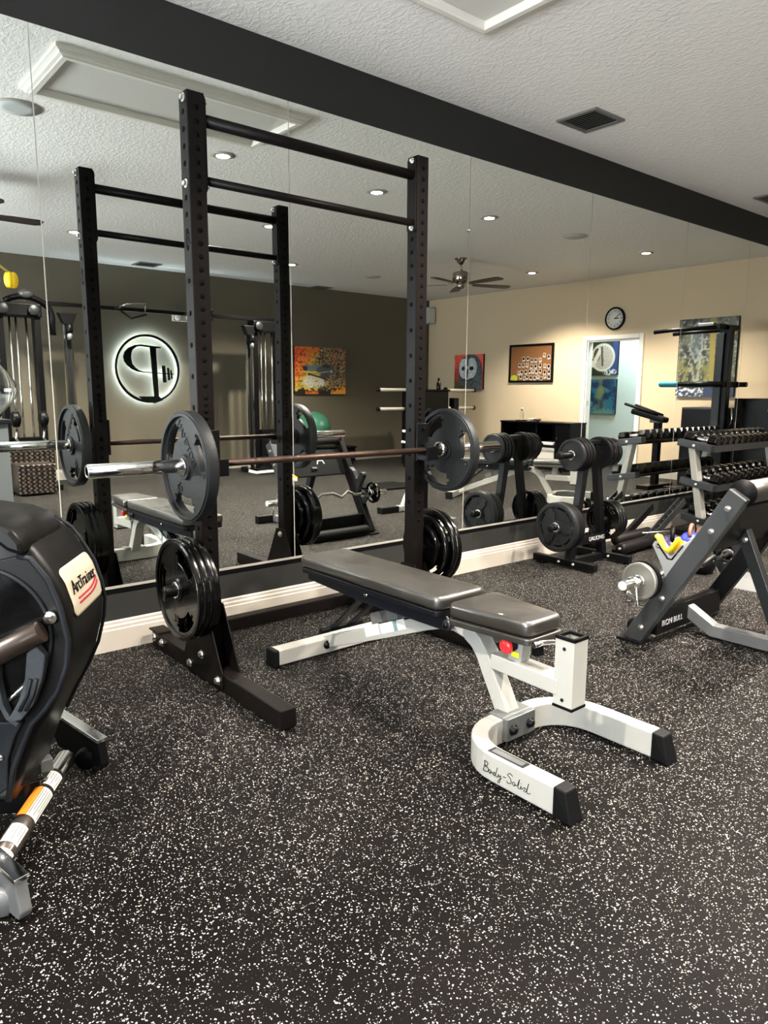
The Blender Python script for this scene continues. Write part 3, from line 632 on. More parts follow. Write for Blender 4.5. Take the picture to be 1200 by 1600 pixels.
# ---------------------------------------------------------------- preacher-style curl bench at the right edge
m_hook = mat('lamplit_hook_grey', S(150, 150, 147), .42, .2)  # near hook only; the lamplight on it is put into the lighter grey
m_rail = mat('lamplit_rail_grey', S(66, 68, 69), .36, .5, bump=(500, .05))  # near rail only; dark rail lightened in colour for its lamp highlight
def curl_bench():
    t = T('curl_bench', 'black inclined curl bench with padded roller and Y-shaped bar hooks at the right edge', 'curl bench', (3.48, -1.6, 0))
    yz = lambda z: -1.470-.5875*z
    u = V((0, -.5875, 1)).normalized(); nrm = V((0, 1, .5875)).normalized()
    for x, nm in ((3.135, 0), (3.83, 1)):
        MB().beam((x, yz(.0)+.004, .006), (x, yz(.775), .775), .052, .088, (0, 1, .5875)).make('rail', m_rail if nm == 0 else m_black, t, bevel=.005)
        MB().box((x-.045, -1.535, 0), (x+.045, -1.40, .014)).make('rubber_foot', m_rub, t, bevel=.004)
        side = -1 if nm == 0 else 1
        for z in (.085, .25, .60, .71): bolt(t, (x+side*.026, yz(z), z), (side, 0, 0), .014)
        for z in (.62, .70): bolt(t, (x-side*.026, yz(z)-.015, z), (-side, 0, 0), .011)
        # hook plate with a V notch, welded on the mirror side of the rail
        poly = [(-1.549, .494), (-1.558, .512), (-1.575, .520), (-1.592, .512), (-1.636, .458), (-1.652, .462), (-1.690, .520), (-1.76, .560), (-1.80, .52), (-1.70, .32), (-1.63, .33), (-1.604, .40)]
        MB().prism(poly, (x+side*.003, 0, 0), (0, 1, 0), (0, 0, 1), .042).make('hook_plate', m_hook if nm == 0 else m_grey, t, bevel=.003)
        MB().tube([(x+side*.027, -1.577, .505), (x+side*.027, -1.632, .443), (x+side*.027, -1.652, .443), (x+side*.027, -1.70, .515)], .004, 8).make('hook_lip', m_black, t)
        for y, z in ((-1.580, .492), (-1.675, .475)): MB().lathe([(.007, 0), (.007, .003)], (x+side*.026, y, z), (side, 0, 0), 12).make('rivet', m_zinc, t)
        # lower rest for the EZ bar
        MB().prism([(-1.535, .37), (-1.522, .372), (-1.530, .318), (-1.575, .302), (-1.60, .33), (-1.66, .30), (-1.63, .24), (-1.55, .25), (-1.505, .31)], (x+side*.002, 0, 0), (0, 1, 0), (0, 0, 1), .03).make('bar_rest', m_grey2 if nm == 0 else m_grey, t, bevel=.002)
    MB().box((3.162, -1.575, .045), (3.80, -1.53, .165)).make('lower_crossbar', m_black, t, bevel=.004)
    MB().lathe([(.04, 0), (.045, .01), (.045, .55), (.04, .56)], (3.20, -1.43, .045), (1, 0, 0), 20).make('foot_roller', m_rub, t)
    text(t, 'crossbar_lettering', 'IRON BULL', .040, (3.30, -1.5762, .095), (1, 0, 0), (0, 0, 1), m_wht)
    MB().lathe([(.045, 0), (.050, .006), (.050, .66), (.045, .666)], (3.162, yz(.785)+.004, .778), (1, 0, 0), 28).make('roller_pad', m_pad, t)
    for x in (3.15, 3.815): MB().lathe([(.058, 0), (.058, .010), (.052, .013)], (x, yz(.785)+.004, .778), (1, 0, 0), 28).make('roller_end_cap', m_rub, t)
    MB().beam((3.17, yz(.60)-.012, .60), (3.80, yz(.60)-.012, .60), .26, .02, (0, 1, .5875)).make('arm_board', m_black, t, bevel=.004)
    text(t, 'board_logo', 'A', .13, (3.56, yz(.62)+.004, .62), (-1, 0, 0), (0, -.5, 1), m_wht)
    MB().rtube([(3.48, -1.545, .125), (3.48, -1.70, .040), (3.48, -2.45, .040)], .06, .06, (0, 0, 1)).make('base_tube', m_grey2, t, bevel=.004)
    MB().box((3.30, -2.50, 0), (3.66, -2.43, .07)).make('rear_foot', m_black, t, bevel=.004)
    MB().beam((3.48, -2.02, .06), (3.48, -1.80, .565), .055, .05, (1, 0, 0)).make('support_strut', m_grey, t, bevel=.004)
    for s_ in (-1, 1): bolt(t, (3.48+s_*.03, -1.97, .10), (s_, 0, 0), .013); bolt(t, (3.48+s_*.028, -1.825, .52), (s_, 0, 0), .013)
    return t
cb = curl_bench()
# EZ bar with its plates and spring clip
EY, EZ = -1.553, .336
ez = T('ez_curl_bar', 'chrome cambered curl bar resting low on the curl bench', 'curl bar', (3.46, EY, EZ))
MB().tube([(3.03, EY, EZ), (3.19, EY, EZ), (3.25, EY-.03, EZ+.028), (3.33, EY-.005, EZ-.012), (3.40, EY-.03, EZ+.022), (3.46, EY-.03, EZ+.022), (3.52, EY-.03, EZ+.022), (3.59, EY-.005, EZ-.012), (3.67, EY-.03, EZ+.028), (3.73, EY, EZ), (3.90, EY, EZ)], .0135, 16).make('cambered_shaft', m_chrome, ez)
for x0, s_ in ((2.87, -1), (3.885, 1)):
    MB().tube([(x0, EY, EZ), (x0+.18, EY, EZ)], .0245, 28).make('sleeve', m_chrome, ez)
    MB().lathe([(.034, 0), (.034, .014)], (x0+.165 if s_ < 0 else x0, EY, EZ), (1, 0, 0), 24).make('collar', m_chrome, ez)
    MB().lathe([(.0215, 0), (.0215, .002), (.01, .003)], (x0 if s_ < 0 else x0+.18, EY, EZ), (s_, 0, 0), 20).make('end_cap', m_cer, ez)
m_steel = mat('bright_iron_plate', S(150, 148, 140), .36, .8, bump=(200, .2))
plate_plain((3.013, EY, EZ), (-1, 0, 0), .088, m_steel, 'small_weight_plate', 'small bright steel plate on the near end of the curl bar', 'small plates on the curl bar', .022)
plate_plain((3.046, EY, EZ), (-1, 0, 0), .092, m_rub, 'small_weight_plate', 'small black plate behind the bright steel one on the curl bar', 'small plates on the curl bar', .02)
plate_grip((3.925, EY, EZ), (1, 0, 0), .092, m_gloss, 'small_weight_plate', 'small glossy black plate on the far end of the curl bar', 'small plates on the curl bar', .024)
def spring(o, ax, label, down=1):
    ax = V(ax).normalized(); t = T('spring_collar', label, 'spring collar', o, 'chrome spring clips'); x = V((0, 0, 1)).cross(ax).normalized(); up = ax.cross(x)
    if up.z < 0: up = -up
    o = V(o); pts = [o+ax*(.022*k/40)+(x*math.cos(k*2*PI/14)+up*math.sin(k*2*PI/14))*.029 for k in range(41)]
    MB().tube(pts, .0028, 8).make('coil', m_chrome, t)
    for s_ in (-1, 1):
        b = o+ax*(.0 if s_ < 0 else .022)
        MB().tube([b+x*s_*.025-up*.012, b+x*s_*.036-up*.098, b+x*s_*.052-up*.105+ax*.012, b+x*s_*.052-up*.103+ax*.03, b+x*s_*.030-up*.100+ax*.034], .0042, 8).make('handle', m_chrome, t)
    return t
spring((2.945, EY, EZ), (1, 0, 0), 'chrome spring clip hanging on the near sleeve of the curl bar')
single('spring_collar', MB().tube([(4.62+.028*math.cos(k*.45), -1.27+.028*math.sin(k*.45), .004+.0006*k) for k in range(36)]+[(4.56, -1.28, .02), (4.52, -1.24, .006)], .003, 8), m_chrome, 'chrome spring clip lying on the floor behind the curl bench', 'spring collar', 'chrome spring clips')
# cloth and band in the hooks
n = 9; vs = []; 
for i in range(n):
    for j in range(n):
        a, b = i/(n-1), j/(n-1)
        vs.append((3.09+.075*b, -1.570-.115*a+.006*math.sin(9*b+3*a), .540-.075*math.sin(PI*min(1, max(0, a)))*(.7+.3*b)+.010*math.sin(7*a+5*b)-.012*b))
cl = MB().add(vs, [(i*n+j, i*n+j+1, (i+1)*n+j+1, (i+1)*n+j) for i in range(n-1) for j in range(n-1)], 0, True)
ob = single('cleaning_cloth', cl, m_yel, 'crumpled yellow cloth tucked in the near hook of the curl bench', 'cloth')
so = ob.modifiers.new('thick', 'SOLIDIFY'); so.thickness = .012
wd = MB().add([(4.50, -1.28, 0), (4.72, -1.28, 0), (4.72, -1.62, 0), (4.50, -1.62, 0), (4.58, -1.30, .06), (4.71, -1.30, .065), (4.71, -1.60, .065), (4.58, -1.60, .06)],
              [(0, 1, 2, 3), (7, 6, 5, 4), (0, 4, 5, 1), (1, 5, 6, 2), (2, 6, 7, 3), (3, 7, 4, 0)])
single('heel_wedge', wd, m_grey2, 'light grey metal wedge block on the floor behind the curl bench', 'wedge', bevel=.004)

# ---------------------------------------------------------------- plate tree
TY = -.36
tr = T('plate_tree', 'black A-frame weight tree loaded with plates by the mirror', 'plate tree', (4.33, TY, 0))
for x in (4.125, 4.545):
    MB().box((x-.024, -.585, .012), (x+.024, -.075, .060)).make('foot_bar', m_black, tr, bevel=.003)
    for y in (-.14, -.52): MB().box((x-.026, y-.03, 0), (x+.026, y+.03, .012)).make('rubber_foot', m_rub, tr)
    for y in (-.30, -.42): bolt(tr, (x-.024, y, .038), (-1, 0, 0), .010)
MB().box((4.149, TY-.022, .018), (4.521, TY+.022, .058)).make('base_crossbar', m_black, tr, bevel=.002)
MB().beam((4.145, TY, .055), (4.285, TY, .86), .05, .055, (1, 0, 0)).make('leg', m_black, tr, bevel=.003)
MB().beam((4.525, TY, .055), (4.375, TY, .86), .05, .055, (1, 0, 0)).make('leg', m_black, tr, bevel=.003)
MB().box((4.25, TY-.03, .845), (4.41, TY+.03, .875)).make('top_plate', m_black, tr, bevel=.004)
MB().box((4.18, TY-.030, .15), (4.50, TY-.022, .21)).make('name_bar', m_black, tr, bevel=.001)
text(tr, 'name_lettering', 'UALIONG', .042, (4.41, TY-.0312, .18), (1, 0, 0), (0, 0, 1), m_wht)
for x0, x1, z in ((4.25, 3.99, .785), (4.38, 4.66, .785), (4.19, 3.93, .305), (4.48, 4.70, .295)):
    MB().tube([(x0, TY, z), (x1, TY, z)], .0235, 20).make('peg', m_black, tr)
    MB().lathe([(.026, 0), (.026, .02), (.02, .026)], (x1, TY, z), (-1 if x1 < x0 else 1, 0, 0), 20).make('peg_cap', m_rub, tr)
g = 'plates on the plate tree'
for i, (x, r) in enumerate(((3.985, .168), (4.022, .168), (4.060, .160))):
    plate_plain((x, TY, .303), (-1, 0, 0), r, m_iron if i == 0 else m_rub, 'weight_plate', ('spoked black iron plate facing out on the lower left peg of the plate tree', 'second iron plate in on the lower left peg of the plate tree', 'innermost iron plate on the lower left peg of the plate tree')[i], g, .034, 3,
                [('PRO', .05, .48, .26, -.5), ('35', .1, -.55, .26, .2)] if i == 0 else None)
for i, (x, r) in enumerate(((4.115, .108), (4.146, .113), (4.178, .113), (4.212, .115))):
    plate_plain((x, TY, .783), (-1, 0, 0), r, m_rub if i else m_iron, 'weight_plate', '%s small black plate from the outside on the upper left peg of the plate tree' % ORD[i], g, .028)
for i, x in enumerate((4.425, 4.458, 4.491, 4.524, 4.556)):
    plate_plain((x, TY, .783), (1, 0, 0), .113-.003*i, m_gloss if i % 2 else m_rub, 'weight_plate', '%s small black plate from the middle on the upper right peg of the plate tree' % ORD[i], g, .028)
for i, x in enumerate((4.535, 4.570, 4.605)):
    plate_grip((x, TY, .293), (1, 0, 0), .142, m_gloss, 'weight_plate', '%s glossy plate from the leg on the lower right peg of the plate tree' % ORD[i], g, .030)

# ---------------------------------------------------------------- dumbbell rack and dumbbells
DX0, DX1 = 5.90, 7.36
dk = T('dumbbell_rack', 'three-tier dumbbell rack with light grey end posts against the mirror', 'dumbbell rack', ((DX0+DX1)/2, -.36, 0))
tiers = [(.765, -.173, .792, -.463, .748), (.44, -.214, .475, -.506, .425), (.14, -.25, .170, -.55, .120)]
m_post = mat('light_grey_post', S(120, 119, 113), .42, .2)
for x in (DX0, DX1):
    MB().beam((x, -.43, .012), (x, -.285, .795), .055, .075, (1, 0, 0)).make('end_post', m_post, dk, bevel=.003)
    MB().box((x-.035, -.62, 0), (x+.035, -.16, .05)).make('foot_bar', m_black, dk, bevel=.003)
    for _, y0, z0, y1, z1 in tiers:
        MB().beam((x-.012, y0, z0), (x-.012, y1, z1), .075, .055, (0, 0, 1)).make('shelf_arm', m_grey, dk, bevel=.003)
        bolt(dk, (x-.05, (y0+y1)/2, (z0+z1)/2), (-1, 0, 0), .011)
for _, y0, z0, y1, z1 in tiers:
    for f in (.22, .78):
        y = y0+(y1-y0)*f; z = z0+(z1-z0)*f
        MB().beam((DX0+.02, y, z-.006), (DX1-.02, y, z-.006), .085, .008, (0, -.15, 1)).make('shelf_rail', m_black, dk)
    MB().beam((DX0+.02, y1+.004, z1-.004), (DX1-.02, y1+.004, z1-.004), .008, .055, (0, 0, 1)).make('shelf_lip', m_grey, dk)
def dumbbell(r, label):
    t = T('hex_dumbbell', label, 'dumbbell', (0, 0, 0), 'hex dumbbells on the rack')
    for s_ in (-1, 1): 
        b = MB().lathe([(r*.8, .062), (r, .070), (r, .118+r*.3), (r*.72, .128+r*.3)], (0, 0, r*.87), (0, s_, 0), 6)
        for i in range(len(b.sm)): b.sm[i] = False
        b.make('head', m_gloss, t, bevel=.003)
    MB().lathe([(.013, -.064), (.016, -.03), (.0175, 0), (.016, .03), (.013, .064)], (0, 0, r*.87), (0, 1, 0), 14).make('handle', m_chrome, t)
    return t
tn = ('top', 'middle', 'bottom'); protos = [dumbbell(r, 'x') for r in (.050, .056, .060)]
for q, (zc_, y0, z0, y1, z1) in enumerate(tiers):
    nn = (13, 11, 10)[q]
    for i in range(nn):
        x = DX0+.075+(DX1-DX0-.15)*i/(nn-1); ym = (y0+y1)/2; zm = (z0+z1)/2+.003
        lb = 'black hex dumbbell on the %s tier of the rack, %s from the near post' % (tn[q], ORD[i])
        if i == 0: d = protos[q].e; d['label'] = lb
        else: d = dup(protos[q].e, (0, 0, 0), 0, lb)
        d.location = (x, ym, zm); d.rotation_euler = (math.atan2(z0-z1, y0-y1), 0, 0)

# ---------------------------------------------------------------- floor clutter by the dumbbell rack
ab = T('ab_bench', 'low black roller bench with slanted ladder bars between plate tree and dumbbell rack', 'roller bench', (5.2, -.3, 0))
MB().lathe([(.028, 0), (.042, .012), (.044, .03), (.044, .50), (.036, .515)], (4.70, -.40, .062), (1, .06, 0), 24).make('foam_roller', m_brown, ab)
MB().lathe([(.012, 0), (.012, .008), (.008, .012)], (4.699, -.40, .062), (-1, -.06, 0), 14).make('roller_bolt', m_zinc, ab)
MB().lathe([(.03, 0), (.044, .012), (.044, .50), (.036, .515)], (4.90, -.23, .075), (1, .03, 0), 24).make('foam_roller', m_brown, ab)
MB().beam((5.10, -.15, .03), (5.55, -.15, .27), .03, .06, (0, 0, 1)).make('slanted_bar', m_black, ab, bevel=.003)
b = MB(); P, Q = V((5.22, -.30, .02)), V((5.76, -.30, .315))
b.beam(P+V((0, -.025, 0)), Q+V((0, -.025, 0)), .008, .055, (0, 0, 1)).beam(P+V((0, .025, 0)), Q+V((0, .025, 0)), .008, .055, (0, 0, 1))
b.make('ladder_channel', m_grey, ab)
for k in range(9):
    c_ = P.lerp(Q, (k+.5)/9); MB().tube([c_+V((0, -.022, .01)), c_+V((0, .022, .01))], .006, 8).make('rung', m_grey, ab)
MB().box((4.72, -.37, .02), (5.35, -.32, .045)).box((5.15, -.40, .0), (5.20, -.10, .035)).make('base_rail', m_black, ab, bevel=.003)
MB().tube([(5.0, -.40, .145), (5.35, -.46, .13)], .006, 8).make('pull_pin', m_zinc, ab)
def kettlebell(x, y, r, m, label, rz=0, mh=None):
    t = T('kettlebell', label, 'kettlebell', (x, y, 0), 'kettlebells behind the curl bench')
    MB().lathe([(r*.62, 0), (r*.8, r*.12), (r, r*.75), (r*.92, r*1.2), (r*.6, r*1.6), (r*.3, r*1.72)], (x, y, 0), (0, 0, 1), 28).make('ball', m, t)
    c, s = math.cos(rz), math.sin(rz); q = []
    for k in range(13):
        a = PI*k/12; q.append((x+c*r*.78*math.cos(a)*(1.0 if k not in (0, 12) else .8), y+s*r*.78*math.cos(a), r*1.35+r*1.05*math.sin(a)**.8))
    MB().tube(q, r*.17, 12).make('handle', mh or m_black, t)
    return t
kettlebell(5.00, -.64, .095, m_kpu, 'dark purple kettlebell just behind the yellow cloth', .5)
kettlebell(5.32, -.62, .085, m_kbl, 'blue kettlebell behind the near rail of the curl bench', .3, m_kbr)
kettlebell(5.62, -.60, .090, m_kbr, 'brown kettlebell nearest the dumbbell rack post', .1)
kettlebell(4.72, -1.02, .085, m_black, 'black kettlebell with a bright red handle seen between the rails of the curl bench', .4, m_red)
kettlebell(4.76, -.112, .080, m_rub, 'black kettlebell between the plate tree and the mirror', .4)

# ---------------------------------------------------------------- arc trainer at the left edge
AO = V((.47, -1.25, 0)); AF = V((.83128, -.55586, 0)); AS = V((-.55586, -.83128, 0)); UZ = V((0, 0, 1))
at = T('arc_trainer', 'black elliptical trainer with round shroud and cream name badge at the left edge', 'elliptical trainer', (AO.x, AO.y, 0))
A = lambda f, s_, z: AO+AF*f+AS*s_+UZ*z
front = [(-.02, .14), (.008, .215), (.03, .27), (.062, .335), (.10, .40), (.132, .47), (.153, .55), (.158, .60), (.152, .655), (.135, .715), (.108, .765), (.078, .812), (.035, .848)]
back = [(-.02, .862), (-.14, .868), (-.28, .84), (-.42, .77), (-.52, .66), (-.56, .54), (-.55, .40), (-.48, .24), (-.42, .13)]
def shell(prof, s0, s1, shrink, name, m, rim=.02):
    c = V((-.18, .5)); b = MB(); k = len(prof); vs = []
    secs = [(s0, shrink), (s0+rim*.4, shrink+(1-shrink)*.75), (s0+rim, 1), (s1-rim, 1), (s1-rim*.4, shrink+(1-shrink)*.75), (s1, shrink)]
    for s_, kk in secs:
        vs += [A(c.x+(f-c.x)*kk, s_, c.y+(z-c.y)*kk) for f, z in prof]
    fs = [(i*k+j, i*k+(j+1) % k, (i+1)*k+(j+1) % k, (i+1)*k+j) for i in range(len(secs)-1) for j in range(k)]
    fs += [tuple(range(k)), tuple((len(secs)-1)*k+j for j in reversed(range(k)))]
    b.add(vs, fs, 0, True); return b.make(name, m, at)
shell(front+back, -.175, .150, .93, 'shroud', m_plas, .035)
# raised edge beads along both sides of the front band
for s_, rad in ((-.155, .005),):
    MB().tube([A(f+.003, s_, z) for f, z in front[2:]], rad, 10).make('edge_bead', m_plas2, at)
# side disc: dark cover ring, inner recess, strap, linkage tube
def ellip(cx, cz, rx, rz, n=40, tilt=0): return [(cx+rx*math.cos(a)*math.cos(tilt)-rz*math.sin(a)*math.sin(tilt), cz+rx*math.cos(a)*math.sin(tilt)+rz*math.sin(a)*math.cos(tilt)) for a in [2*PI*k/n for k in range(n)]]
rim_ = [(-.05, .775), (.006, .790), (.050, .800), (.079, .794), (.116, .74), (.141, .666), (.154, .583), (.147, .517), (.12, .45), (.086, .403), (.052, .367), (.025, .308), (0, .248), (-.019, .161)]
MB().prism(rim_+[(-.40, .16), (-.49, .34), (-.50, .56), (-.40, .72), (-.20, .78)], A(0, .154, 0), AF, UZ, .014).make('side_cover', m_plas, at, bevel=.004)
MB().tube([A(f, .163, z) for f, z in rim_[2:]], .0075, 10).make('cover_rim', m_plas2, at)
MB().prism(ellip(-.05, .600, .165, .172, 48), A(0, .163, 0), AF, UZ, .006, 0, True).make('recess_disc', m_gloss, at)
MB().tube([A(f, .166, z) for f, z in ellip(-.05, .600, .166, .173, 48)], .005, 8, closed=True).make('recess_edge', m_plas2, at)
MB().tube([A(-.40, .20, .37), A(-.10, .20, .517), A(.105, .198, .620)], [.031, .030, .027], 20).make('linkage_tube', mat('brown_gloss_tube', S(30, 22, 17), .3), at)
MB().lathe([(.014, 0), (.017, .004), (.017, .012), (.011, .015)], A(.118, .166, .646), AS, 20).make('linkage_ring', m_chrome, at)
m_web = mat('grey_webbing', S(46, 49, 52), .7, spec=.2, bump=(300, .3))
MB().prism([(.066, .565), (.089, .584), (.108, .555), (.103, .52), (.095, .489), (.072, .431), (.042, .393), (.019, .388), (.012, .397), (.038, .441), (.057, .499)], A(0, .182, 0), AF, UZ, .03).make('strap', m_web, at, bevel=.003)
for q in (.0, .014): MB().tube([A(.072+q, .199, .50), A(.060+q, .199, .455), A(.040+q, .199, .418)], .0045, 8).make('strap_rib', m_plas2, at)
MB().rtube([A(-.010, .178, .545), A(-.012, .178, .49), A(-.005, .178, .43), A(.008, .178, .398), A(.030, .178, .378)], .012, .03, AS).make('strap_loop', m_web, at, bevel=.002)
MB().tube([A(-.03, .170, .405), A(.05, .170, .475)], .006, 10).make('crank_rod', m_chrome, at)
MB().prism([(-.40, .385), (.036, .377), (.013, .337), (-.008, .277), (-.014, .20), (-.05, .17), (-.40, .17)], A(0, .166, 0), AF, UZ, .012).make('lower_cover', m_plas2, at, bevel=.004)
MB().lathe([(.008, 0), (.008, .004), (.004, .006)], A(-.025, .173, .285), AS, 14).make('cover_screw', m_chrome, at)
# top strap-like cap over the shroud on the near side
cap = [(.070, .800), (.068, .835), (.045, .868), (.0, .888), (-.08, .900), (-.20, .898), (-.20, .86), (-.08, .86), (.0, .842), (.03, .815)]
MB().prism([(f, z) for f, z in cap], A(0, .035, 0), AF, UZ, .29, 0, True).make('top_cap', m_plas, at, bevel=.012)
MB().beam(A(-.50, .17, .83), A(-.03, .155, .845), .05, .035, UZ).make('pedal_arm', m_plas2, at, bevel=.008)
# cream badge on the front band with red swooshes
def badge(f0, z0, f1, z1, s0, s1, off, name, m, n=6, par=None, skew=0):
    fr = V((f1-f0, z1-z0)); nr = V((-fr.y, fr.x)).normalized(); nr = nr if nr.x > 0 else -nr
    return fr, nr
def band_at(z):                                                        # front profile f at height z
    for (f0, z0), (f1, z1) in zip(front, front[1:]):
        if z0 <= z <= z1: return f0+(f1-f0)*(z-z0)/(z1-z0)
def patch(s0, s1, zlo, zhi, off, name, m, rnd=True, n=20):
    vs = []; 
    for i in range(n+1):
        for j in range(n+1):
            u, v_ = i/n*2-1, j/n*2-1
            if rnd:
                rr = .22; du, dv = max(0, abs(u)-(1-rr)), max(0, abs(v_)-(1-rr)); hh = max(1, math.hypot(du, dv)/rr)
                if du and dv: u, v_ = math.copysign(1-rr+du/hh, u), math.copysign(1-rr+dv/hh, v_)
            z = (zlo(u) if callable(zlo) else zlo)*(1-v_)/2+(zhi(u) if callable(zhi) else zhi)*(1+v_)/2
            vs.append(A(band_at(z)+off, (s0+s1)/2+(s1-s0)/2*u, z))
    b = MB().add(vs, [(i*(n+1)+j, i*(n+1)+j+1, (i+1)*(n+1)+j+1, (i+1)*(n+1)+j) for i in range(n) for j in range(n)], 0, True)
    ob = b.make(name, m, at); so = ob.modifiers.new('thick', 'SOLIDIFY'); so.thickness = .002; return ob
bd = patch(.105, -.132, .622, .748, .0045, 'name_badge', m_cream)
for k in range(2): patch(.06, -.112, lambda u, k=k: .648+.012*k+.016*max(0, u)**2, lambda u, k=k: .653+.012*k+.018*max(0, u)**2, .0066, 'badge_stripe', m_bred, False)
for k, ch in enumerate('ArcTrainer'):
    z = .693; sp = .066-.0185*k-(.004 if k > 0 else 0); f = band_at(z)+.0062; tang = V((band_at(.72)-band_at(.67), .05)).normalized()
    text(at, 'badge_letter', ch, .046 if k else .052, A(f, sp, z), -AS, AF*tang.x+UZ*tang.y, m_ink, .0006)
# front stabiliser: tube with warning stickers and end brackets with rollers
tp, tq = A(.0, -.21, .075), A(.0, .42, .075)
MB().tube([tp, tq], .029, 24).make('stabiliser_tube', mat('brown_chrome', (.20, .17, .15, 1), .2, .9), at)
for s0, s1, mm, a0, a1 in ((-.21, -.10, m_chrome, 0, 360), (-.085, -.015, m_paper, 10, 90), (.0, .135, m_paper, 0, 72), (.0, .135, m_orange, 74, 120), (.175, .25, m_paper, 20, 110), (.275, .36, m_paper, 10, 100)):
    vs = []; kk = 10
    for i in range(kk+1):
        a = math.radians(a0+(a1-a0)*i/kk)
        for s_ in (s0, s1): vs.append(A(.0305*math.cos(a), s_, .075+.0305*math.sin(a)))
    MB().add(vs, [(2*i, 2*i+1, 2*i+3, 2*i+2) for i in range(kk)], 0, True).make('tube_sticker' if mm is not m_chrome else 'bright_tube_end', mm, at)
for s0, s1, a0, a1 in ((-.078, -.022, 20, 80), (.008, .127, 10, 62), (.182, .243, 30, 100), (.282, .353, 20, 90)):
    pr_ = MB()
    for q in range(5):
        a = a0+(a1-a0)*q/4; vs = []
        for aa in (a, a+4):
            r_ = math.radians(aa)
            for s_ in (s0, s1-(.02 if q % 2 else 0)): vs.append(A(.0308*math.cos(r_), s_, .075+.0308*math.sin(r_)))
        pr_.add(vs, [(0, 1, 3, 2)])
    pr_.make('sticker_print', m_grey2, at)
for s_, ln in ((-.235, 1), (.43, 1)):
    pts_ = [(-.10, .02), (.14, .012), (.15, .03), (.135, .105), (-.12, .135), (-.13, .06)]
    MB().prism(pts_, A(0, s_, 0)+V((.06, .10, 0)), AF*.35+V((.0, -.94, 0)), UZ, .03).make('foot_bracket', m_black if s_ < 0 else m_grey2, at, bevel=.004)  # near bracket coloured lighter to imitate the light falling on it
    MB().beam(A(0, s_, 0)+V((.06, .10, 0))+(AF*.35+V((0, -.94, 0))).normalized()*-.125+UZ*.137, A(0, s_, 0)+V((.06, .10, 0))+(AF*.35+V((0, -.94, 0))).normalized()*.142+UZ*.108, .036, .012, UZ).make('bracket_top', m_chrome, at, bevel=.002)
    MB().lathe([(.03, -.016), (.034, -.01), (.034, .01), (.03, .016)], A(.02, s_+.03, .034)+V((.06, .06, 0)), AS, 24).make('levelling_wheel', m_grey2 if s_ > 0 else m_rub, at)
    MB().lathe([(.010, 0), (.010, .006)], A(.07, s_+.016, .05)+V((.06, .10, 0)), AS, 12).make('bracket_bolt', m_zinc, at)
MB().beam(A(-.75, -.0, .10), A(-.02, -.0, .10), .10, .09, UZ).make('main_beam', m_black, at, bevel=.006)
MB().box((AO.x-.75, AO.y+.30, 0), (AO.x-.62, AO.y+.58, .06)).make('rear_foot', m_rub, at)
MB().tube([A(.0, -.05, .10), A(.012, .02, .14), A(-.01, .10, .17), A(-.05, .165, .19)], .005, 8).make('cable', m_black, at)
MB().box(tuple(A(-.02, -.10, .10)-V((.018, .018, 0))), tuple(A(-.02, -.10, .14)+V((.018, .018, 0)))).make('frame_clip', m_grey2, at, bevel=.003)

# ================================================================ the far side of the room, seen in the mirror
YB = -BY
def noise(n, m, f, seed):
    g = np.random.RandomState(seed).rand(f+2, f+2); y, x = np.mgrid[0:n, 0:m]; x = x*f/m; y = y*f/n
    i, j = y.astype(int), x.astype(int); a, b = y-i, x-j; a = a*a*(3-2*a); b = b*b*(3-2*b)
    return g[i, j]*(1-a)*(1-b)+g[i+1, j]*a*(1-b)+g[i, j+1]*(1-a)*b+g[i+1, j+1]*a*b
def paint(name, label, o, x, y, wd, ht_, func, cat='painting', n=72, depth=.035, group=None):
    """stretched canvas with a painted face; o is the lower corner on the wall, x along the picture, y up"""
    o, x, y = V(o), V(x), V(y); nz = x.cross(y)
    if nz.dot(V((5, -3, 1.2))-o) < 0: nz = -nz
    t = T(name, label, cat, o+x*wd/2, group)
    o = o+nz*.002
    c = [o, o+x*wd, o+x*wd+y*ht_, o+y*ht_]
    MB().add(c+[p+nz*depth for p in c], [(0, 1, 2, 3), (4, 5, 6, 7), (0, 1, 5, 4), (1, 2, 6, 5), (2, 3, 7, 6), (3, 0, 4, 7)]).make('canvas', m_black, t)
    m_ = max(8, int(n*wd/ht_)); v_, u_ = np.mgrid[0:n, 0:m_]; u_ = u_/(m_-1); v_ = v_/(n-1)
    col = np.clip(func(u_, v_, n, m_), 0, 1)
    vs = [tuple(o+x*(wd*u_[i, j])+y*(ht_*v_[i, j])+nz*(depth+.001)) for i in range(n) for j in range(m_)]
    ob = MB().add(vs, [(i*m_+j, i*m_+j+1, (i+1)*m_+j+1, (i+1)*m_+j) for i in range(n-1) for j in range(m_-1)]).make('painted_face', m_paint, t)
    co = col.reshape(-1, 3); lin = .78*np.where(co <= .04045, co/12.92, ((co+.055)/1.055)**2.4)
    at_ = ob.data.color_attributes.new('Col', 'FLOAT_COLOR', 'POINT'); at_.data.foreach_set('color', np.concatenate([lin, np.ones((len(lin), 1))], 1).ravel().astype(np.float32))
    return t
def L3(a, b, k): return np.array(a)/255*(1-k[..., None])+np.array(b)/255*k[..., None]
def put(c, m, col): k = np.clip(m, 0, 1)[..., None]; return c*(1-k)+np.array(col)/255*k
def sm(x, a, b): t = np.clip((x-a)/(b-a), 0, 1); return t*t*(3-2*t)
def seg(u, v, a, b, wd, asp=1.0):
    ax, ay = a; bx, by = b; dx, dy = bx-ax, by-ay; t = np.clip(((u-ax)*dx+(v-ay)*dy)/(dx*dx+dy*dy+1e-9), 0, 1)
    return 1-sm(np.hypot((u-ax-t*dx)*asp, v-ay-t*dy), wd*.6, wd)
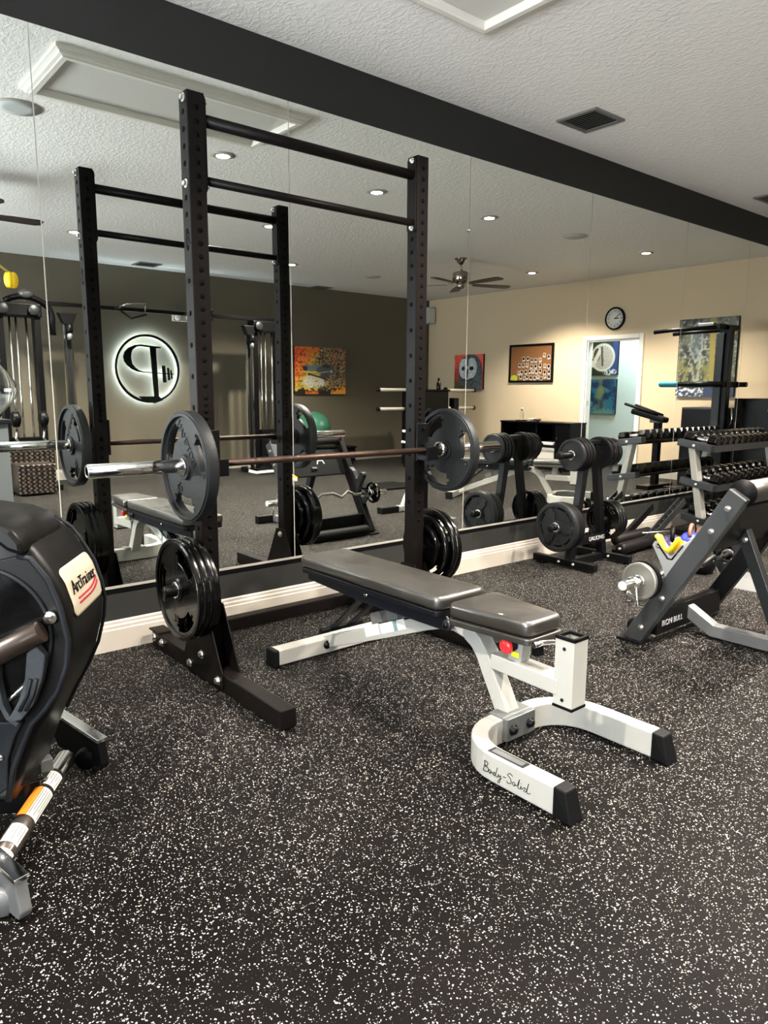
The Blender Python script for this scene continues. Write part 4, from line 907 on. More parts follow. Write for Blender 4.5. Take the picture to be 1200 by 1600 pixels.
def el(u, v, cx, cy_, rx, ry, e=.15): return 1-sm(np.hypot((u-cx)/rx, (v-cy_)/ry), 1-e, 1)
def f_croc(u, v, n, m):
    a, b, d, e = noise(n, m, 8, 1), noise(n, m, 26, 2), noise(n, m, 60, 3), noise(n, m, 40, 21)
    str_ = .5+.5*np.sin((u*.6+v*1.0+.25*a)*95+6*b); st2 = .5+.5*np.sin((u*1.2-v*.7+.3*b)*80+5*a)
    c = L3((34, 26, 20), (116, 92, 58), sm(e, .3, .75)); c = put(c, sm(st2*.5+d*.6, .62, .8)*(u > .42), (214, 190, 150)); c = put(c, sm(d, .68, .8)*(u > .7)*(v > .6), (206, 120, 90))
    c = put(c, sm(.60-u+(a-.5)*.4, .0, .22), (206, 176, 60)); c = put(c, sm(.36-u+(v-.62)*.6+(b-.5)*.3, 0, .2), (232, 112, 40)); c = put(c, sm(.12-u+(v-.7)*.35+(b-.5)*.2, 0, .1), (212, 52, 28))
    c = put(c, sm(str_*.6+b*.5, .70, .86)*(u < .62)*.85, (46, 40, 22)); c = put(c, sm(str_*.5+d*.5, .72, .88)*(u < .5)*(v > .55)*.8, (246, 190, 70))
    c = put(c, el(u, v, .36, .26, .26, .17, .3)*sm(d+.3*str_, .35, .8), (206, 210, 216)); c = put(c, sm(.12-v+(b-.5)*.14, 0, .05), (32, 28, 16)); c = put(c, sm(.16-v+(u-.9)*.3+(d-.5)*.2, 0, .05)*(u > .7), (240, 160, 50)); c = put(c, sm(.07-v+(d-.5)*.1, 0, .03)*(u < .45)*(u > .2), (220, 110, 50))
    c = put(c, seg(u, v, (.22, .55), (.62, .56), .075), (104, 120, 136)); c = put(c, el(u, v, .60, .51, .20, .11), (72, 84, 100)); c = put(c, el(u, v, .62, .60, .10, .05, .3), (40, 48, 62)); c = put(c, el(u, v, .20, .545, .05, .055), (28, 34, 60))
    c = put(c, seg(u, v, (.22, .47), (.46, .45), .013), (230, 196, 70)); c = put(c, seg(u, v, (.46, .45), (.66, .49), .012), (190, 160, 70)); c = put(c, seg(u, v, (.26, .43), (.58, .33), .022), (30, 32, 44)); c = put(c, el(u, v, .58, .40, .10, .06, .3), (58, 68, 80))
    return put(c, el(u, v, .71, .49, .025, .035), (160, 200, 170))
paint('crocodile_painting', 'bright orange and black crocodile painting on the dark back wall', (6.63, YB, 1.155), (1, 0, 0), (0, 0, 1), 1.04, .77, f_croc, n=110)
def f_owl(u, v, n, m):
    a, b = noise(n, m, 8, 4), noise(n, m, 40, 5); b2 = noise(n, m, 20, 15)
    c = L3((150, 36, 28), (236, 92, 70), sm(v+(a-.5)*.5, .2, .9))
    body = np.maximum(el(u, v, .56, .62, .40, .40, .06), (v < .62)*sm(u, .10+.0*v, .22)*(u < .97)); c = put(c, body, (84, 94, 96)); c = put(c, body*sm(b2, .5, .8)*.6, (44, 50, 52))
    c = put(c, sm(.30-v-u*.6, -.05, .1), (86, 76, 46)); c = put(c, el(u, v, .47, .58, .345, .36, .06), (40, 46, 48)); c = put(c, el(u, v, .34, .60, .19, .31, .10), (206, 212, 214)); c = put(c, el(u, v, .60, .61, .20, .31, .10), (190, 198, 201)); c = put(c, el(u, v, .47, .42, .16, .16, .2), (200, 206, 208))
    c = put(c, seg(u, v, (.46, .96), (.46, .70), .045), (80, 88, 90)); c = put(c, el(u, v, .31, .60, .055, .07), (18, 20, 22)); c = put(c, el(u, v, .60, .60, .085, .065), (18, 20, 22)); c = put(c, seg(u, v, (.47, .56), (.44, .34), .035), (60, 64, 66))
    return c*(.82+.36*b[..., None])
paint('owl_painting', 'owl painting with a red background on the beige wall', (RX, -6.235, 1.25), (0, 1, 0), (0, 0, 1), .70, .61, f_owl)
def f_forest(u, v, n, m):
    a, b, d = noise(n, m, 7, 6), noise(n, m, 22, 7), noise(n, m, 50, 8)
    c = L3((34, 36, 34), (92, 96, 78), sm(a*.5+b*.5, .35, .7)); c = put(c, sm(d, .7, .8), (150, 152, 140)); c = put(c, seg(u, v, (.62, .2), (.58, .95), .06)+seg(u, v, (.62, .55), (.95, .8), .03), (140, 124, 56))
    c = put(c, sm(.25-abs(v-.32)+(b-.5)*.3, .05, .2)*.5*(u < .8), (126, 122, 52)); 
    for p, q in (((.24, .88), (.22, .6)), ((.22, .6), (.32, .45)), ((.32, .45), (.42, .6)), ((.42, .6), (.40, .9)), ((.32, .62), (.44, .5)), ((.40, .5), (.38, .22)), ((.25, .42), (.32, .2)), ((.32, .2), (.38, .22)), ((.25, .9), (.33, .95)), ((.33, .95), (.4, .9))): c = put(c, seg(u, v, p, q, .022)*.75, (150, 158, 158))
    c = put(c, el(u, v, .32, .7, .08, .2)*.6, (110, 122, 124)); c = put(c, sm(.16-v+(b-.5)*.1, 0, .06), (40, 52, 84)); c = put(c, sm(.2-v, 0, .05)*sm(d, .55, .65)*(u < .5), (214, 214, 210)); c = put(c, el(u, v, .62, .17, .06, .04), (70, 140, 160))
    return c
paint('forest_painting', 'tall dark green forest painting with pale figure on the beige wall', (RX, -1.945, 1.155), (0, 1, 0), (0, 0, 1), .80, 1.03, f_forest)
def f_swan(u, v, n, m):
    a, b = noise(n, m, 9, 9), noise(n, m, 26, 10); th = np.arctan2(v-.48, u-.55)
    c = L3((34, 40, 26), (60, 66, 40), a); c = put(c, sm(u+(a-.5)*.3, .6, .8), (50, 70, 120)); c = put(c, el(u, v, .5, .52, .42, .42, .08), (222, 216, 206))
    c = put(c, el(u, v, .5, .52, .36, .36, .1)*(.3+.7*(np.sin(th*26) > .2)), (160, 148, 132)); c = put(c, el(u, v, .30, .60, .12, .20), (88, 66, 48)); c = put(c, seg(u, v, (.18, .30), (.42, .75), .08), (232, 224, 206)); c = put(c, seg(u, v, (.45, .8), (.50, .3), .04), (90, 82, 74)); c = put(c, el(u, v, .15, .47, .04, .05), (170, 60, 40))
    return put(c, el(u, v, .75, .10, .25, .10)*sm(b, .3, .6), (220, 216, 208))
paint('swan_painting', 'upper painting of a white swan seen through the doorway', (11.0, -4.31, 1.49), (0, 1, 0), (0, 0, 1), .585, .585, f_swan)
def f_sea(u, v, n, m):
    a, b = noise(n, m, 6, 11), noise(n, m, 24, 12)
    c = L3((20, 50, 86), (40, 112, 140), sm(a+(b-.5)*.5, .25, .75)); c = put(c, sm(.2-abs(u-.48)+(a-.5)*.25, 0, .2)*.8, (140, 136, 84)); c = put(c, sm(.2-v+(b-.5)*.2, 0, .2), (104, 150, 150))
    for p, q in (((.1, .2), (.3, .3)), ((.3, .3), (.4, .28)), ((.55, .85), (.8, .7)), ((.62, .7), (.7, .45))): c = put(c, seg(u, v, p, q, .016), (16, 30, 50))
    return put(c, el(u, v, .14, .28, .13, .10, .2)*.6, (150, 190, 190))
paint('sea_painting', 'lower blue underwater painting seen through the doorway', (11.0, -4.32, .845), (0, 1, 0), (0, 0, 1), .59, .585, f_sea)

# back-lit logo sign
lg = T('logo_sign', 'round black back-lit letter-and-dumbbell logo glowing on the dark wall', 'wall sign', (4.165, YB, 1.02))
GX, GZ, K = 4.165, 1.503, .94/875
W = lambda x, y: (GX+(x-572)*K, GZ-(y-650)*K)
def blade(poly_px, name, led=True, y0=.030, th=.018):
    poly = [W(*q) for q in poly_px]
    ob = MB().prism([(a, b) for a, b in poly], (0, YB+y0+th/2, 0), (1, 0, 0), (0, 0, 1), th).make(name, m_ink, lg)
    return ob
def strip(px, r=.0032, y0=.022, closed=False):
    MB().tube([(W(*q)[0], YB+y0, W(*q)[1]) for q in px], r, 6, closed=closed).make('led_strip', m_led, lg)
rg = MB(); n = 72; vs = []
for e in (.030, .048):
    for k in range(n):
        a = 2*PI*k/n; wd = 25+9*(.5-.5*math.cos(2*(a-2.6)))+3*math.sin(a*3+1)
        for rr in (438-wd, 438): vs.append((GX+rr*K*math.cos(a), YB+e, GZ+rr*K*1.02*math.sin(a)))
fs = []
for k in range(n):
    j = (k+1) % n
    fs += [(2*k, 2*j, 2*j+1, 2*k+1), (2*n+2*k, 2*n+2*k+1, 2*n+2*j+1, 2*n+2*j), (2*k+1, 2*j+1, 2*n+2*j+1, 2*n+2*k+1), (2*k, 2*n+2*k, 2*n+2*j, 2*j)]
rg.add(vs, fs).make('logo_ring', m_ink, lg)
strip([(572+424*math.cos(2*PI*k/48), 650+424*1.02*math.sin(2*PI*k/48)) for k in range(48)], closed=True)
blade([(608, 372), (690, 372), (700, 1010), (760, 1062), (640, 1104), (520, 1080), (420, 1012), (640, 1010)], 'letter_stem')
blade([(480, 338), (760, 362), (748, 380), (690, 384), (600, 372), (470, 362)], 'letter_serif')
outer = [(480, 338), (400, 352), (320, 390), (268, 440), (246, 500), (256, 560), (290, 610), (350, 660), (420, 690), (490, 698)]
inner = [(500, 688), (450, 672), (400, 640), (362, 590), (348, 520), (356, 450), (380, 405), (430, 372), (470, 362)]
blade(outer+inner, 'letter_bowl')
blade([(486, 686), (920, 708), (920, 722), (486, 700)], 'dumbbell_shaft', y0=.031)
for x, hw_, y0, y1 in ((787, 24, 604, 826), (850, 15, 634, 796), (890, 10, 660, 778)): blade([(x-hw_, y0), (x+hw_-4, y0), (x+hw_+6, y1), (x-hw_+8, y1)], 'dumbbell_disc', y0=.029)
strip([(650, 380), (660, 700), (672, 1040)]); strip([(480, 350), (380, 375), (300, 450), (295, 560), (380, 665), (490, 694)]); strip([(500, 694), (780, 708)]); strip([(480, 350), (720, 370)]); strip([(792, 630), (800, 800)])
# emergency light
em = T('emergency_light', 'white twin-lamp emergency light box above the lit logo', 'emergency light', (4.71, YB, 2.19))
MB().box((4.565, YB, 2.19), (4.855, YB+.07, 2.30)).make('housing', m_white, em, bevel=.006)
for x in (4.62, 4.80): MB().lathe([(.045, 0), (.048, .02), (.035, .03)], (x, YB+.07, 2.245), (0, 1, 0), 24).make('lamp_head', m_cer, em)

# cable crossover machine along the back wall
cbm = T('cable_crossover', 'black twin-tower cable crossover machine along the dark back wall', 'cable machine', (4.0, -6.2, 0))
YC = -6.2
def tower(x0, x1, mir):
    for x in (x0, x1): MB().box((x-.035, YC-.08, 0), (x+.035, YC+.06, 2.16)).make('column', m_black, cbm, bevel=.006)
    MB().box((x0-.10, YC-.30, 0), (x1+.10, YC+.30, .07)).make('base_plate', m_black, cbm, bevel=.006)
    for k, x in enumerate((x0+.10, x0+.17, x1-.12)): MB().tube([(x, YC+.03, .10), (x, YC+.03, 2.06)], .013, 10).make('guide_rod', m_chrome, cbm)
    for k in range(12): MB().box((x0+.05, YC-.03, .10+.045*k), (x1-.05, YC+.09, .140+.045*k)).make('stack_weight', m_rub, cbm)
    MB().box((x0-.05, YC-.10, 2.04), (x1+.05, YC+.10, 2.20)).make('pulley_housing', m_black, cbm, bevel=.02)
    for x in (x0+.02, x1-.05): MB().lathe([(.055, -.012), (.06, -.008), (.05, 0), (.06, .008), (.055, .012)], (x, YC+.13, 2.12), (0, 1, 0), 24).make('pulley', m_grey, cbm)
tower(2.12, 2.52, 1); tower(5.46, 5.86, -1)
arch = []
for k in range(13): a = PI*k/12; arch.append((2.40-.30*math.cos(a)*1.0, YC+.02, 2.06+.22*math.sin(a)))
MB().tube(arch[3:]+[(2.70, YC+.02, 1.85)], .035, 14).make('arched_top', m_black, cbm)
MB().ball((2.42, YC+.04, 2.31), .085, .06, .05).make('top_cap', m_grey2, cbm)
MB().box((2.66, YC-.03, 2.20), (5.80, YC+.03, 2.245)).make('top_crossbeam', m_black, cbm, bevel=.004)
for x in (2.90, 3.55, 4.20, 4.85):
    pass
for x in (3.62, 4.55):
    MB().tube([(x-.16, YC+.03, 2.22), (x-.08, YC+.22, 2.26), (x+.16, YC+.22, 2.28), (x+.22, YC+.05, 2.22)], .016, 10).make('pullup_grip', m_bronze, cbm)
    MB().tube([(x-.08, YC+.03, 2.19), (x, YC+.15, 2.10), (x+.2, YC+.15, 2.16)], .014, 10).make('lower_grip', m_black, cbm)
for x, mir in ((2.86, 1), (5.36, -1)):
    MB().box((x-.055, YC+.02, .05), (x-.035, YC+.06, 2.02)).box((x+.035, YC+.02, .05), (x+.055, YC+.06, 2.02)).make('slide_rail', m_chrome, cbm)
    MB().box((x-.035, YC+.025, .05), (x+.035, YC+.05, 2.02)).make('rail_column', m_grey, cbm)
    MB().lathe([(.07, -.03), (.075, 0), (.07, .03)], (x, YC+.10, 1.93), (1, 0, 0), 24).make('swivel_pulley', m_black, cbm)
    MB().prism([(-.11, 2.12), (.11, 2.12), (.05, 1.98), (-.05, 1.98)], (x, YC+.05, 0), (1, 0, 0), (0, 0, 1), .10).make('pulley_bracket', m_black, cbm, bevel=.01)
    MB().lathe([(.03, 0), (.03, .08)], (x, YC+.12, 1.80), (0, 0, 1), 16).make('cable_stop', m_grey2, cbm)
    MB().tube([(x, YC+.06, .05), (x, YC+.06, 1.8)], .006, 8).make('cable', m_rub, cbm)
for x in (2.15, 2.45):
    MB().tube([(x, YC+.30, .74), (x-.02, YC+.32, .64), (x+.03, YC+.32, .56), (x, YC+.30, .50)], .015, 10).make('chain', m_chrome, cbm)
    MB().lathe([(.05, -.05), (.09, -.03), (.09, .03), (.05, .05)], (x, YC+.28, .86), (1, 0, 0), 20).make('handle_pulley', m_black, cbm)
MB().box((2.02, YC+.24, .07), (2.55, YC+.28, .50)).make('kick_plate', m_mesh, cbm)
MB().box((2.06, YC+.28, .02), (2.46, YC+.62, .36)).make('foot_step', m_mesh, cbm, bevel=.01)
MB().tube([(5.15, YC+.32, .07), (5.25, YC+.36, .04), (5.50, YC+.40, .05), (5.62, YC+.38, .03), (5.78, YC+.36, .04)], .022, 10).make('low_handle', m_cer, cbm)
# low storage bench with the green ball
lb = T('storage_bench', 'low black storage bench against the dark back wall', 'bench', (6.9, -6.55, 0))
MB().box((6.3, -6.80, .05), (7.4, -6.30, .28)).make('body', m_wood, lb, bevel=.006)
MB().box((6.28, -6.82, .28), (7.42, -6.28, .305)).make('top', m_black, lb, bevel=.004)
for x in (6.36, 7.34):
    for y in (-6.74, -6.36): MB().box((x-.03, y-.03, 0), (x+.03, y+.03, .05)).make('leg', m_black, lb)
gb = MB(); nn = 28; 
for i in range(0): pass
prof = [(.285*math.cos(a)*(1+.004*math.sin(a*60)), .285*math.sin(a)) for a in [(-PI/2+PI*k/40) for k in range(41)]]
gb.lathe(prof, (6.72, -6.54, .592), (0, 0, 1), 40)
single('exercise_ball', gb, m_green, 'green exercise ball resting on the low black bench', 'exercise ball')
# plate-loaded machine; its chrome horns are coloured white to imitate bright reflections
hm = T('plate_machine', 'black plate-loaded machine with four bare chrome horns by the owl painting', 'exercise machine', (8.33, -5.5, 0))
MB().box((7.98, -5.80, .0), (8.68, -5.42, 1.215)).make('cabinet', m_wood, hm, bevel=.008)
MB().box((7.96, -5.82, 1.215), (8.70, -5.40, 1.24)).make('top_plate', m_black, hm, bevel=.004)
for z in (1.228, .93):
    for x0, x1 in ((7.98, 7.24), (8.68, 9.36)):
        MB().tube([(x0, -5.5, z), (x1, -5.5, z)], .026, 18).make('plate_horn', m_white, hm); s_ = -1 if x1 < x0 else 1
        MB().lathe([(.034, 0), (.034, .03), (.028, .036)], (x1, -5.5, z), (s_, 0, 0), 18).make('horn_cap', m_rub, hm)
        MB().lathe([(.05, 0), (.05, .02)], (x0, -5.5, z), (s_, 0, 0), 20).make('horn_flange', m_black, hm)
for x in (7.82, 8.84): MB().box((x-.05, -5.52, .0), (x+.05, -5.38, 1.10)).make('column', m_black, hm, bevel=.008)
for x, z in ((7.72, .55), (7.70, .38), (7.80, .72)): MB().tube([(x-.10, -5.36, z+.04), (x+.08, -5.36, z)], .02, 10).make('selector_handle', m_cer, hm)
MB().box((7.55, -5.45, 1.02), (7.62, -5.43, 1.14)).make('price_tag', m_paper, hm) if False else None
bt = T('spray_bottle', 'small dark bottle standing on the plate machine beside the owl painting', 'bottle', (8.62, -5.6, 1.24))
MB().lathe([(.035, 0), (.037, .01), (.037, .10), (.015, .13), (.015, .15)], (8.62, -5.6, 1.24), (0, 0, 1), 20).make('body', m_gloss, bt)
MB().lathe([(.018, .15), (.018, .19)], (8.62, -5.6, 1.24), (0, 0, 1), 16).make('cap', m_black, bt)
# machine stand with silver gusset foot
ms = T('cable_row_stand', 'silver gusseted stand with black foot bars mirrored behind the right rack post', 'exercise machine', (5.0, -2.15, 0))
MB().box((5.02, -2.20, 0), (5.10, -2.10, .95)).make('column', m_black, ms, bevel=.006)
MB().prism([(4.80, .04), (5.02, .04), (5.02, .42), (4.985, .42)], (0, -2.18, 0), (1, 0, 0), (0, 0, 1), .05).make('gusset', m_silver, ms, bevel=.004)
MB().prism([(4.925, .12), (4.965, .11), (4.955, .19)], (0, -2.150, 0), (1, 0, 0), (0, 0, 1), .012).make('gusset_slot', m_hole, ms)
MB().box((4.74, -2.22, .005), (5.10, -2.14, .06)).make('foot_tube', m_silver, ms, bevel=.004)
MB().box((4.52, -2.225, .0), (4.74, -2.135, .065)).make('foot_cap', m_rub, ms, bevel=.006)
for x in (4.78, 4.9): MB().lathe([(.012, 0), (.012, .006)], (x, -2.14, .035), (0, 1, 0), 12).make('bolt', m_zinc, ms)
MB().tube([(5.06, -2.15, .95), (5.06, -2.05, 1.02), (5.02, -2.0, 1.02)], .02, 12).make('handle', m_rub, ms)
mt = T('floor_mat', 'black rubber exercise mat lying on the mirrored floor beyond the stand', 'exercise mat', (5.85, -3.7, 0))
MB().box((5.5, -3.95, .0), (6.2, -3.45, .03)).make('pad', m_rub, mt, bevel=.008)
MB().box((5.5, -3.955, .008), (5.53, -3.445, .034)).make('edge_binding', m_black, mt, bevel=.004)

# corkboard with instant photos
ck = T('corkboard', 'black framed cork board covered in small instant photos on the beige wall', 'notice board', (RX, -4.505, 1.36))
CY0, CY1, CZ0, CZ1 = -4.96, -4.05, 1.36, 1.982
MB().box((RX-.018, CY0+.03, CZ0+.03), (RX, CY1-.03, CZ1-.03)).make('cork_panel', m_cork, ck)
for a, b in (((CY0, CZ0), (CY1, CZ0+.035)), ((CY0, CZ1-.035), (CY1, CZ1)), ((CY0, CZ0+.035), (CY0+.035, CZ1-.035)), ((CY1-.035, CZ0+.035), (CY1, CZ1-.035))):
    MB().box((RX-.03, a[0], a[1]), (RX, b[0], b[1])).make('frame_bar', m_black, ck, bevel=.003)
rnd = random.Random(5); me = None
for r_, (zz, n_, y0) in enumerate(((1.735, 7, -4.66), (1.625, 8, -4.74), (1.525, 9, -4.76), (1.440, 9, -4.70))):
    for k in range(n_):
        y = y0+k*(CY1-.085-y0)/(n_-1)+rnd.uniform(-.012, .012); z = zz+rnd.uniform(-.02, .02)+(.05 if k > n_-3 and r_ == 0 else 0); a = rnd.uniform(-.25, .25)
        c, s = math.cos(a), math.sin(a)
        ph = MB().prism([(-.026, -.036), (.026, -.036), (.026, .032), (-.026, .032)], (RX-.0195-.0012*(k % 3), y, z), (0, c, s), (0, -s, c), .0010)
        ph.prism([(-.020, -.020), (.020, -.020), (.020, .026), (-.020, .026)], (RX-.0201-.0012*(k % 3), y, z), (0, c, s), (0, -s, c), .0012, 1)
        ph.make('instant_photo', [m_paper, (m_ink, m_rust, m_plas, m_kbr)[rnd.randrange(4)]], ck)
MB().prism([(-.09, -.03), (.05, -.045), (.07, .01), (.03, .05), (-.06, .045)], (RX-.02, -4.84, 1.435), (0, 1, 0), (0, 0, 1), .004).make('green_sticker', mat('leaf_green', S(150, 160, 40), .6), ck)
# low black cabinet with things on it
XF = 9.24
cab = T('cabinet', 'low black open cabinet under the cork board', 'cabinet', (9.45, -4.06, 0))
ya, yb_, yc_, yd, zt = -4.745, -4.02, -3.64, -3.375, .742
for nm, a, b in (('top', (XF-.01, ya-.01, zt-.025), (RX-.02, yd+.01, zt)), ('side_panel', (XF, ya, 0), (RX-.02, ya+.02, zt-.025)), ('divider', (XF, yb_-.01, 0), (RX-.02, yb_+.01, zt-.025)), ('divider', (XF, yc_-.01, 0), (RX-.02, yc_+.01, zt-.025)),
                 ('side_panel', (XF, yd-.02, 0), (RX-.02, yd, zt-.025)), ('back_panel', (RX-.035, ya+.02, 0), (RX-.022, yd-.02, zt-.025)), ('shelf', (XF+.01, ya+.02, .36), (RX-.036, yb_-.01, .38)), ('shelf', (XF+.01, yb_+.01, .36), (RX-.036, yc_-.01, .38)), ('plinth', (XF+.02, ya+.02, 0), (RX-.036, yd-.02, .04))):
    MB().box(a, b).make(nm, m_wood, cab, bevel=.002)
dd = MB().box((XF-.002, yc_+.012, .05), (XF+.016, yd-.022, zt-.03)).make('door', m_wood, cab, bevel=.002)
MB().tube([(XF-.02, yc_+.04, .40), (XF-.02, yc_+.04, .52)], .006, 8).make('door_handle', m_black, sub(dd, cab))
st_ = T('storage_box', 'white marbled storage box on the floor of the black cabinet', 'box', (9.36, -3.83, .04))
MB().box((9.26, -3.99, .042), (9.55, -3.67, .33)).make('box_body', mat('marbled_card', S(196, 190, 180), .6, var=(8, .1)), st_, bevel=.006)
MB().box((9.25, -4.0, .30), (9.56, -3.66, .345)).make('lid', mat('grey_card', S(170, 164, 156), .6), st_, bevel=.004)
single('towel', MB().box((9.27, -3.98, .383), (9.55, -3.70, .43)), mat('pink_towel', S(214, 196, 194), .8), 'folded pale pink towel on the cabinet shelf', 'towel', bevel=.012)
gl = T('glass_bottle', 'clear glass bottle on a dark tray on the cabinet', 'bottle', (9.40, -4.45, zt))
MB().lathe([(.03, .012), (.032, .02), (.032, .11), (.014, .15), (.014, .19)], (9.40, -4.45, zt), (0, 0, 1), 20).make('body', m_glass, gl)
MB().lathe([(.016, .19), (.016, .21)], (9.40, -4.45, zt), (0, 0, 1), 16).make('cap', m_cer, gl)
single('tray', MB().lathe([(.09, 0), (.10, .012), (.08, .012), (.075, .006)], (9.40, -4.45, zt), (0, 0, 1), 28), m_black, 'small dark round tray under the glass bottle', 'tray')
for y, lb in ((-4.22, 'pale small bowl in the middle of the cabinet top'), (-4.12, 'tan small bowl beside the pale one on the cabinet')):
    single('bowl', MB().lathe([(.03, 0), (.055, .03), (.06, .045), (.052, .04), (.02, .008)], (9.40, y, zt), (0, 0, 1), 24), m_cer if y < -4.2 else m_kbr, lb, 'bowl')
cp_ = T('paper_cup', 'white paper cup on the left shelf of the black cabinet', 'cup', (9.36, -4.42, .38))
MB().lathe([(.028, 0), (.038, .11), (.036, .11), (.026, .004)], (9.36, -4.42, .381), (0, 0, 1), 20).make('cup', m_cer, cp_); MB().lathe([(.039, .108), (.039, .118), (.03, .122)], (9.36, -4.42, .381), (0, 0, 1), 20).make('lid', m_white, cp_)
# wall clock
cl = T('wall_clock', 'round white wall clock with black rim above the doorway', 'clock', (RX, -2.97, 2.11)); KC = (RX, -2.972, 2.277)
MB().lathe([(.163, 0), (.165, .03), (.155, .045), (.142, .040), (.140, .022)], KC, (-1, 0, 0), 48).make('rim', m_black, cl)
MB().lathe([(.141, .0), (.141, .0235)], KC, (-1, 0, 0), 48).make('dial', m_cer, cl)
for k in range(12):
    a = PI/2-k*PI/6; text(cl, 'dial_numeral', str(k or 12), .042, (RX-.0243, KC[1]-.108*math.cos(a), KC[2]+.108*math.sin(a)), (0, -1, 0), (0, 0, 1), m_ink, .0004)
for ang, ln, wd in ((math.radians(38), .10, .008), (math.radians(2), .065, .012)):
    MB().beam((RX-.027, KC[1], KC[2]), (RX-.027, KC[1]+ln*math.cos(ang), KC[2]+ln*math.sin(ang)), .003, wd, (0, -math.sin(ang), math.cos(ang))).make('hand', m_ink, cl)
MB().lathe([(.008, .0236), (.008, .030)], KC, (-1, 0, 0), 14).make('hub', m_ink, cl)
ol = T('wall_outlet', 'white wall outlet low on the pale blue wall through the doorway', 'outlet', (11.0, -3.9, .36))
MB().box((10.992, -3.945, .345), (11.0, -3.865, .455)).make('cover_plate', m_white, ol, bevel=.002)
for z in (.378, .422): MB().box((10.990, -3.92, z-.012), (10.992, -3.89, z+.012)).make('socket', m_cer, ol)

# knee-raise tower in front of the forest painting
vk = T('knee_raise_tower', 'black pull-up and dip tower with teal grips in front of the forest painting', 'pull-up tower', (8.75, -1.0, 0))
MB().box((8.70, -.94, .05), (8.80, -.80, 1.99)).make('column', m_black, vk, bevel=.006)
MB().box((8.66, -.95, .8), (8.70, -.86, 1.9)).make('front_plate', m_grey, vk, bevel=.003)
MB().box((8.35, -.93, 0), (9.06, -.85, .06)).box((8.40, -1.35, 0), (8.48, -.45, .06)).make('base', m_black, vk, bevel=.005)
for x in (8.52, 8.98): MB().tube([(x, -.87, 1.96), (x, -1.45, 1.955), (x-.02, -1.66, 1.94)], .024, 14).make('pullup_arm', m_black, vk)
MB().box((8.50, -.90, 1.94), (9.0, -.84, 2.0)).make('top_crossbar', m_black, vk, bevel=.004)
MB().box((8.64, -1.18, 1.965), (8.72, -.98, 2.03)).make('bracket', m_grey2, vk, bevel=.01)
for x in (8.46, 9.04):
    MB().tube([(x, -.72, 1.305), (x, -1.30, 1.305)], .030, 14).make('dip_arm', m_black, vk)
    gp = MB().lathe([(.030, 0), (.036, .01), (.036, .22), (.028, .24)], (x, -1.28, 1.305), (0, -1, 0), 18).make('foam_grip', m_blugrip, vk)
MB().box((8.44, -.90, 1.27), (9.06, -.82, 1.34)).make('dip_crossbar', m_black, vk, bevel=.004)
MB().box((8.60, -1.02, 1.32), (8.68, -.94, 1.72)).make('spine_pad', m_rub, vk, bevel=.015) if False else None
MB().tube([(8.69, -.72, 1.02), (8.69, -.70, .90), (8.69, -.73, .80)], .010, 8).make('hanging_clip', m_chrome, vk)
pm = T('pad_machine', 'black machine arm with thick elbow pads mirrored beside the dip tower', 'exercise machine', (8.6, -1.6, 0))
MB().box((8.55, -1.62, .05), (8.63, -1.54, .88)).make('column', m_black, pm, bevel=.005)
MB().box((8.3, -1.66, 0), (8.9, -1.50, .05)).make('base', m_black, pm, bevel=.004)
MB().beam((8.56, -1.45, .86), (8.56, -1.92, .97), .13, .07, (0, 0, 1)).make('elbow_pad', m_padside, pm, bevel=.02)
MB().tube([(8.52, -1.55, .93), (8.52, -2.02, 1.06)], .018, 12).make('handle', m_rub, pm)
MB().tube([(8.64, -1.55, .92), (8.64, -1.94, 1.045)], .018, 12).make('handle', m_rub, pm)
MB().box((8.52, -1.66, .83), (8.64, -1.50, .90)).make('pivot', m_grey2, pm, bevel=.006)
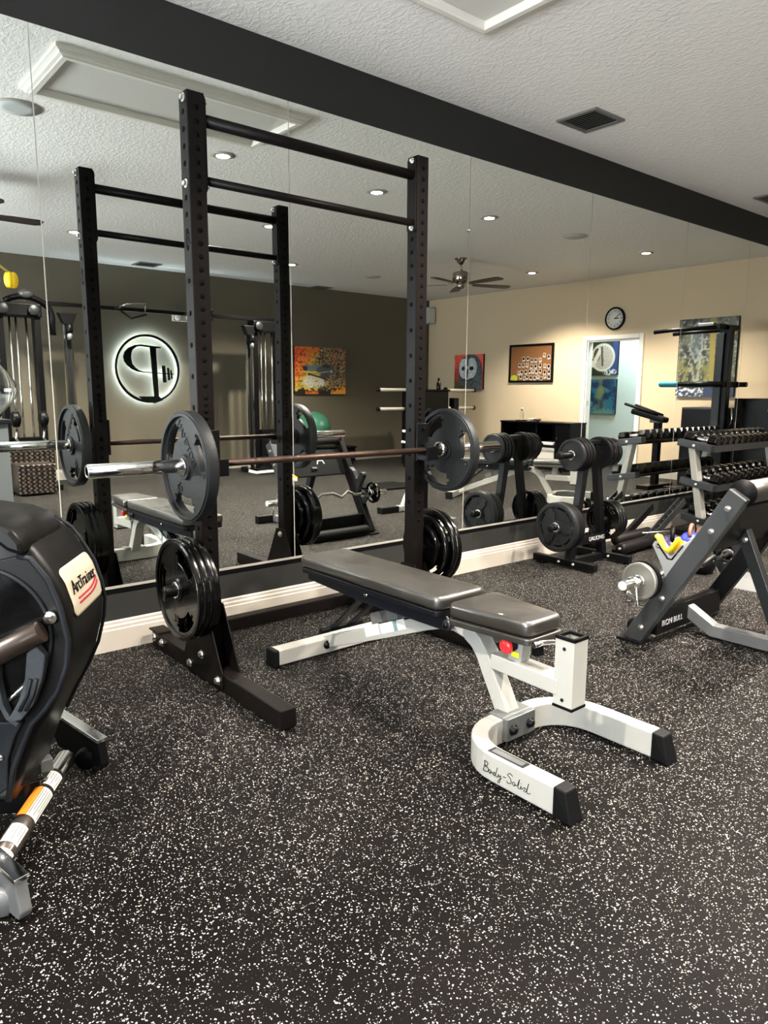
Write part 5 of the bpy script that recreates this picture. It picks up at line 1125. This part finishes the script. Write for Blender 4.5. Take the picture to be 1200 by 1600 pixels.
for y0, y1, h, lb in ((-1.56, -.95, 1.02, 'dark grey fridge-like cabinet mirrored behind the dip tower'), (-.885, -.22, 1.14, 'taller black cabinet mirrored at the right edge')):
    fc = T('locker_cabinet', lb, 'cabinet', (9.38, (y0+y1)/2, 0))
    MB().box((9.12, y0, 0), (9.62, y1, h)).make('body', mat('charcoal_laminate', S(40, 42, 45), .45) if h < 1.1 else m_wood, fc, bevel=.006)
    d_ = MB().box((9.10, y0+.012, .03), (9.119, y1-.012, h-.02)).make('door', m_plas2 if h < 1.1 else m_black, fc, bevel=.003)
    MB().tube([(9.085, y0+.05, h*.55), (9.085, y0+.05, h*.75)], .008, 8).make('door_handle', m_grey, sub(d_, fc))
# vase with a drooping tulip on a grey pedestal near the camera's left
def at_px(px_, py_, d):                                                # point whose mirror image shows at that pixel, d metres behind the glass
    r = F+R_*((px_-600)/FPX)-U_*((py_-800)/FPX); k = (d+3.3)/r.y; p = V((0, -3.3, CAM_H))+r*k; return V((p.x, -p.y, p.z))
D_ = 3.0
pb = at_px(-5, 655, D_)
pd = T('pedestal', 'slate grey pedestal mirrored at the left edge under the glass vase', 'pedestal', (pb.x-.05, pb.y, 0))
x, y = pb.x-.05, pb.y
MB().box((x-.13, y-.13, 0), (x+.13, y+.13, .05)).make('plinth', m_plas2, pd, bevel=.004)
MB().box((x-.10, y-.10, .05), (x+.10, y+.10, pb.z-.03)).make('shaft', mat('slate_paint', S(92, 97, 100), .5), pd, bevel=.004)
MB().box((x-.125, y-.125, pb.z-.03), (x+.125, y+.125, pb.z)).make('top', m_plas2, pd, bevel=.004)
gv = T('glass_vase', 'clear bulbous glass vase on the pedestal at the left edge', 'vase', (x, y, pb.z))
pr = [(.06, .001), (.075, .012), (.10, .06), (.17, .13), (.215, .20), (.205, .27), (.15, .36), (.09, .43), (.075, .48), (.085, .51)]
MB().lathe(pr+[(a-.004, h) for a, h in reversed(pr[1:])], (x, y, pb.z), (0, 0, 1), 40).make('bowl', m_glass, gv)
q1, q2, q3 = at_px(-28, 402, D_), at_px(-8, 410, D_), at_px(13, 426, D_)
tl = T('tulip', 'single drooping yellow tulip in the glass vase', 'flower', (x, y, pb.z+.02))
MB().tube([(x, y, pb.z+.02), (x-.02, y, pb.z+.45), (q1.x-.1, y, q1.z-.05), tuple(q1+V((0, 0, .02))), tuple(q2), tuple(q3)], .009, 8).make('stem', m_stem, tl)
for k in range(6):
    a = k*PI/3; c = q3+V((.012, 0, -.055))+V((.026*math.cos(a), .026*math.sin(a), 0)); MB().ball(c, .026, .026, .06, 12).make('petal', m_tul, tl)
